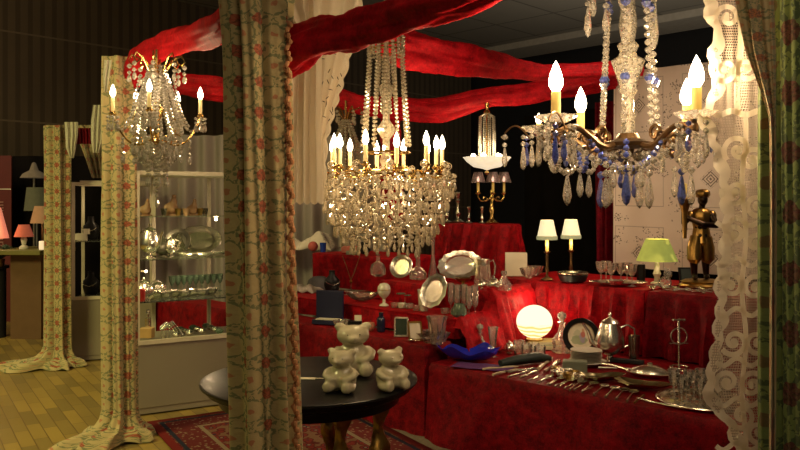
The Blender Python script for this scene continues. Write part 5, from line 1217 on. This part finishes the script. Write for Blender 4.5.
def leafdish(px, b, L, label, rz, mat=PEW):
    m = MB()
    def f(a, bb):
        th = a*2*PI; q = 1-abs(2*bb-1); r = q**.8; e = (1+.16*sin(3*th+.7)+.05*sin(9*th))
        return (L*r*cos(th)*e, L*.55*r*sin(th)*e, .003+.03*q**2.5+(.003 if bb > .5 else 0)*(1-q)+.004*sin(3*th)*q)
    m.grid(f, 60, 14, lambda a, b_: (a, b_)); single(m, 'leaf_dish', mat, PB(px, b, Rz), label, 'dish', rz=rz)
LEAFM = plain('gilded_silver', (.52, .46, .26), .25, 1., .4, 20)
leafdish(600, .30, .13, 'lobed leaf-shaped silver gilt dish behind the row of spoons', .1, LEAFM); leafdish(640, .30, .14, 'flat leaf-shaped dish between the lobed dish and the round glass tray', -.5, LEAFM)
o = thing('entree_dish', PB(650, .60, Rz), 'oval covered silver dish with long handle on the front table', 'dish', None, UA*.5); m = MB(); m.lathe([(.08, 0), (.11, .008), (.135, .022), (.125, .024), (.0001, .02)], n=36, sy=.55); m.build('body', SILV, o); m = MB(); m.lathe([(.112, .024), (.1, .04), (.05, .06), (.012, .064), (.016, .075), (.0001, .08)], n=32, sy=.55); m.build('lid', SILV, o)
m = MB(); m.tube([(-.12, 0, .025), (-.2, 0, .045), (-.27, 0, .05)], [.01, .008, .012], 8); m.build('handle', PEW, o)
o = thing('sauce_ladle', PB(621, .64, Rz), 'heavy silver ladle lying below the tall coffee pot', 'ladle', None, -.3); m = spoon_mesh(.26); m.build('body', PEW, o)
m = MB(); m.box((0, 0, .012), (.2, .05, .022)); single(m, 'knife_case', DARK, PB(627, .84, Rz), 'flat black knife case right of the tall coffee pot', 'case', rz=UA*.6, bevel=.003)
lathed('tall_beaker', [(.025, 0), (.03, .005), (.036, .16), (.033, .16), (.026, .01), (.0001, .008)], PEW, PB(634, .92, Rz), 'grey metal beaker standing in the shadow right of the coffee pot', 'beaker')
# cutlery
KN = {}
def knife_mesh(L, fork=False):
    m = MB(); m.tube([(-L/2, 0, .006), (-L*.3, 0, .008), (-L*.05, 0, .006)], [L*.03, L*.032, L*.018], 8)
    if not fork: m.tube([(-L*.05, 0, .006), (L*.1, 0, .006), (L*.35, 0, .006), (L*.5, 0, .005)], [L*.016, L*.034, L*.032, L*.006], 6, sq=1)
    else:
        m.tube([(-L*.05, 0, .006), (L*.2, 0, .009), (L*.26, 0, .006)], [L*.014, L*.012, L*.03], 6)
        for q in (-1.5, -.5, .5, 1.5): m.tube([(L*.25, q*L*.02, .006), (L*.5, q*L*.022, .012)], L*.006, 4)
    return m
def cutlery(kind, px, b, L, rz, label, group=None, mat=SILV, tilt=0):
    key = (kind, round(L, 2), mat.name); p = PB(px, b, Rz)
    if key not in KN: KN[key] = (spoon_mesh(L) if kind == 'spoon' else knife_mesh(L, kind == 'fork')).build(kind, mat); o = KN[key]
    else: o = KN[key].copy(); C.objects.link(o)
    o.location = (p[0], p[1], p[2]+.001+tilt); o.rotation_euler = (0, 0, rz); return tag(o, label, kind, group)
IV = plain('ivory_handle', (.62, .52, .34), .3)
SPX = [(545, .10), (556, .10), (566, .10), (577, .10), (589, .11), (600, .10), (611, .10), (621, .10), (631, .10)]
for i, (px, b) in enumerate(SPX):
    if i < 3: cutlery('spoon', px, b, .19, 1.05-.03*i, 'silver spoon in the front row of the front table', 'front row of silver spoons')
    else: cutlery('spoon', px, b, .23, .95+.02*i, 'silver spoon in the front row of the front table', 'front row of silver spoons')
for i in range(7): cutlery('knife', 534+i*9, .06+.005*(i % 2), .15, .9+.05*(i % 3), 'short-handled silver knife along the front edge of the table', 'knives along the front edge')
for i, (px, b, mt) in enumerate(((497, .12, IV), (512, .12, SILV), (520, .16, SILV), (503, .06, IV), (516, .07, SILV), (526, .11, SILV))): cutlery('knife', px+4, b+.03, .24, .35+.12*i, 'ivory or silver handled knife between the cobalt bowl and the spoons', 'handled knives beside the cobalt bowl', mt)
cutlery('knife', 546, .46, .36, 1.15, 'long carving knife pointing at the books, left of a twin', None, IV); cutlery('knife', 553, .42, .36, 1.1, 'long carving knife pointing at the books, right of a twin', None, SILV); 
cutlery('fork', 655, .06, .2, 2.3, 'silver fork lying before the round glass tray, nearer the spoons'); cutlery('fork', 663, .05, .2, 2.4, 'silver fork lying before the round glass tray, nearer the glasses'); cutlery('knife', 640, .08, .19, 1.0, 'gilt-handled knife beside the last spoon', None, GILT)
m = MB(); m.tube([(-.17, 0, .02), (-.05, 0, .03), (.1, 0, .034), (.19, 0, .02)], [.02, .03, .032, .018], 12, sq=1.3); single(m, 'cloth_roll', GRN, PB(524, .34, Rz+.004), 'dark green rolled cutlery cloth in front of the tumblers', 'cloth', rz=.45)
# cruet stand
o = thing('cruet_stand', PB(679, .62, Rz), 'tall silver cruet stand with a ring handle and crossbar', 'cruet stand')
m = MB(); m.lathe([(.05, 0), (.05, .006), (.012, .012), (.006, .03), (.006, .2), (.01, .21), (.006, .22), (.006, .34), (.0001, .345)], n=14); m.build('stem', SILV, o)
m = MB(); m.torus((0, 0, .245), .045, .004, 28, 6, Matrix.Rotation(PI/2, 4, 'X')); m.tube([(-.05, 0, .205), (.05, 0, .205)], .004, 6); m.tube([(-.028, 0, .335), (.028, 0, .335)], .005, 6); m.ball((-.03, 0, .335), .008, 8, 6); m.ball((.03, 0, .335), .008, 8, 6); m.build('handle', SILV, o)
m = MB(); m.torus((0, 0, .075), .05, .003, 24, 6); m.torus((0, 0, .045), .05, .003, 24, 6)
for k in range(4): m.tube([pol(.05, k*90+20, .0), pol(.05, k*90+20, .08)], .003, 5)
m.build('gallery', SILV, o)
# round tray with goblets
tp = PB(703, .27, Rz)
o = thing('round_tray', tp, 'large round mirror-like silver tray crowded with glasses at the right of the front table', 'tray'); m = MB(); m.lathe([(.0001, .0), (.2, .0), (.215, .012), (.222, .013), (.218, .007), (.2, -.0), (.19, .005), (.0001, .005)], n=60); m.build('plate', SILV, o); m = MB(); m.torus((0, 0, .013), .219, .005, 60, 6); m.build('rim', SILV, o)
gs = []
for i in range(19):
    a = i*2.4; rr = .045*math.sqrt(i)+.0; gs.append((rr*cos(a), rr*sin(a)))
proto = None
for i, (gx, gy) in enumerate(gs):
    loc = (tp[0]+gx, tp[1]+gy, tp[2]+.006)
    if math.hypot(gx, gy) > .185: continue
    if proto is None: proto = lathed('goblet', goblet_prof(.125, .030), GLS, loc, 'cut glass goblet standing on the round silver tray', 'glass', 'goblets on the round tray', 16, flute=8, fa=.05)
    else: c_ = proto.copy(); C.objects.link(c_); c_.location = loc
# ------------------------------------------------------------------ camera, light
cd = bpy.data.cameras.new('camera'); cam = bpy.data.objects.new('camera', cd); C.objects.link(cam)
cam.location = (0, 0, CH); cam.rotation_euler = (PI/2, 0, 0); cd.sensor_width = 36; cd.lens = F/800*36; cd.shift_y = -22/800; cd.clip_start = .02
sc.camera = cam
wd = bpy.data.worlds.new('world'); sc.world = wd; wd.use_nodes = True
wd.node_tree.nodes['Background'].inputs[0].default_value = (1, .85, .55, 1); wd.node_tree.nodes['Background'].inputs[1].default_value = .05
def lamp(kind, loc, e, col, size=.03, aim=None, name='light', spot=None, spread=180):
    l = bpy.data.lights.new(name, kind); l.energy = e; l.color = col
    if kind == 'AREA': l.size = size; l.spread = math.radians(spread)
    else: l.shadow_soft_size = size
    if spot: l.spot_size = spot; l.spot_blend = .8
    o = bpy.data.objects.new(name, l); C.objects.link(o); o.location = loc
    if aim is not None: o.rotation_euler = (Vector(aim)-Vector(loc)).to_track_quat('-Z', 'Y').to_euler()
    return o
for p, e in LIGHTS: lamp('POINT', p, e, (1, .70, .38), .03, name='bulb_and_fill_light')  # lamps of the visible bulbs together with the added fills
lamp('AREA', (-4.2, 2.2, 4.3), 92, (1, .88, .33), 1.4, (-3.3, 5.4, 0), 'hall_light', spread=95)
lamp('AREA', (-7.0, 6.5, 4.2), 90, (1, .78, .45), 1.2, (-7, 9.5, 1.5), 'hall_light')
lamp('AREA', (3.2, 9.5, 2.6), 50, (1, .88, .7), 2.0, (4.5, 12, 4.6), 'hall_light')
lamp('AREA', (.4, .6, 4.0), 14, (1, .78, .5), 1.0, (1.2, 4.6, .4), 'hall_light')
lamp('SPOT', (2.7, 4.3, 3.3), 190, (1, .70, .45), .06, (.6, 5.9, .7), 'added_stand_spot', 1.05)  # added spot without a fitting, brightens the red stand and rakes its folds
sc.view_settings.view_transform = 'Standard'; sc.view_settings.look = 'None'; sc.view_settings.exposure = 0
sc.cycles.use_denoising = True; sc.cycles.max_bounces = 8; sc.cycles.transparent_max_bounces = 24; sc.cycles.sample_clamp_indirect = 4; sc.cycles.sample_clamp_direct = 0
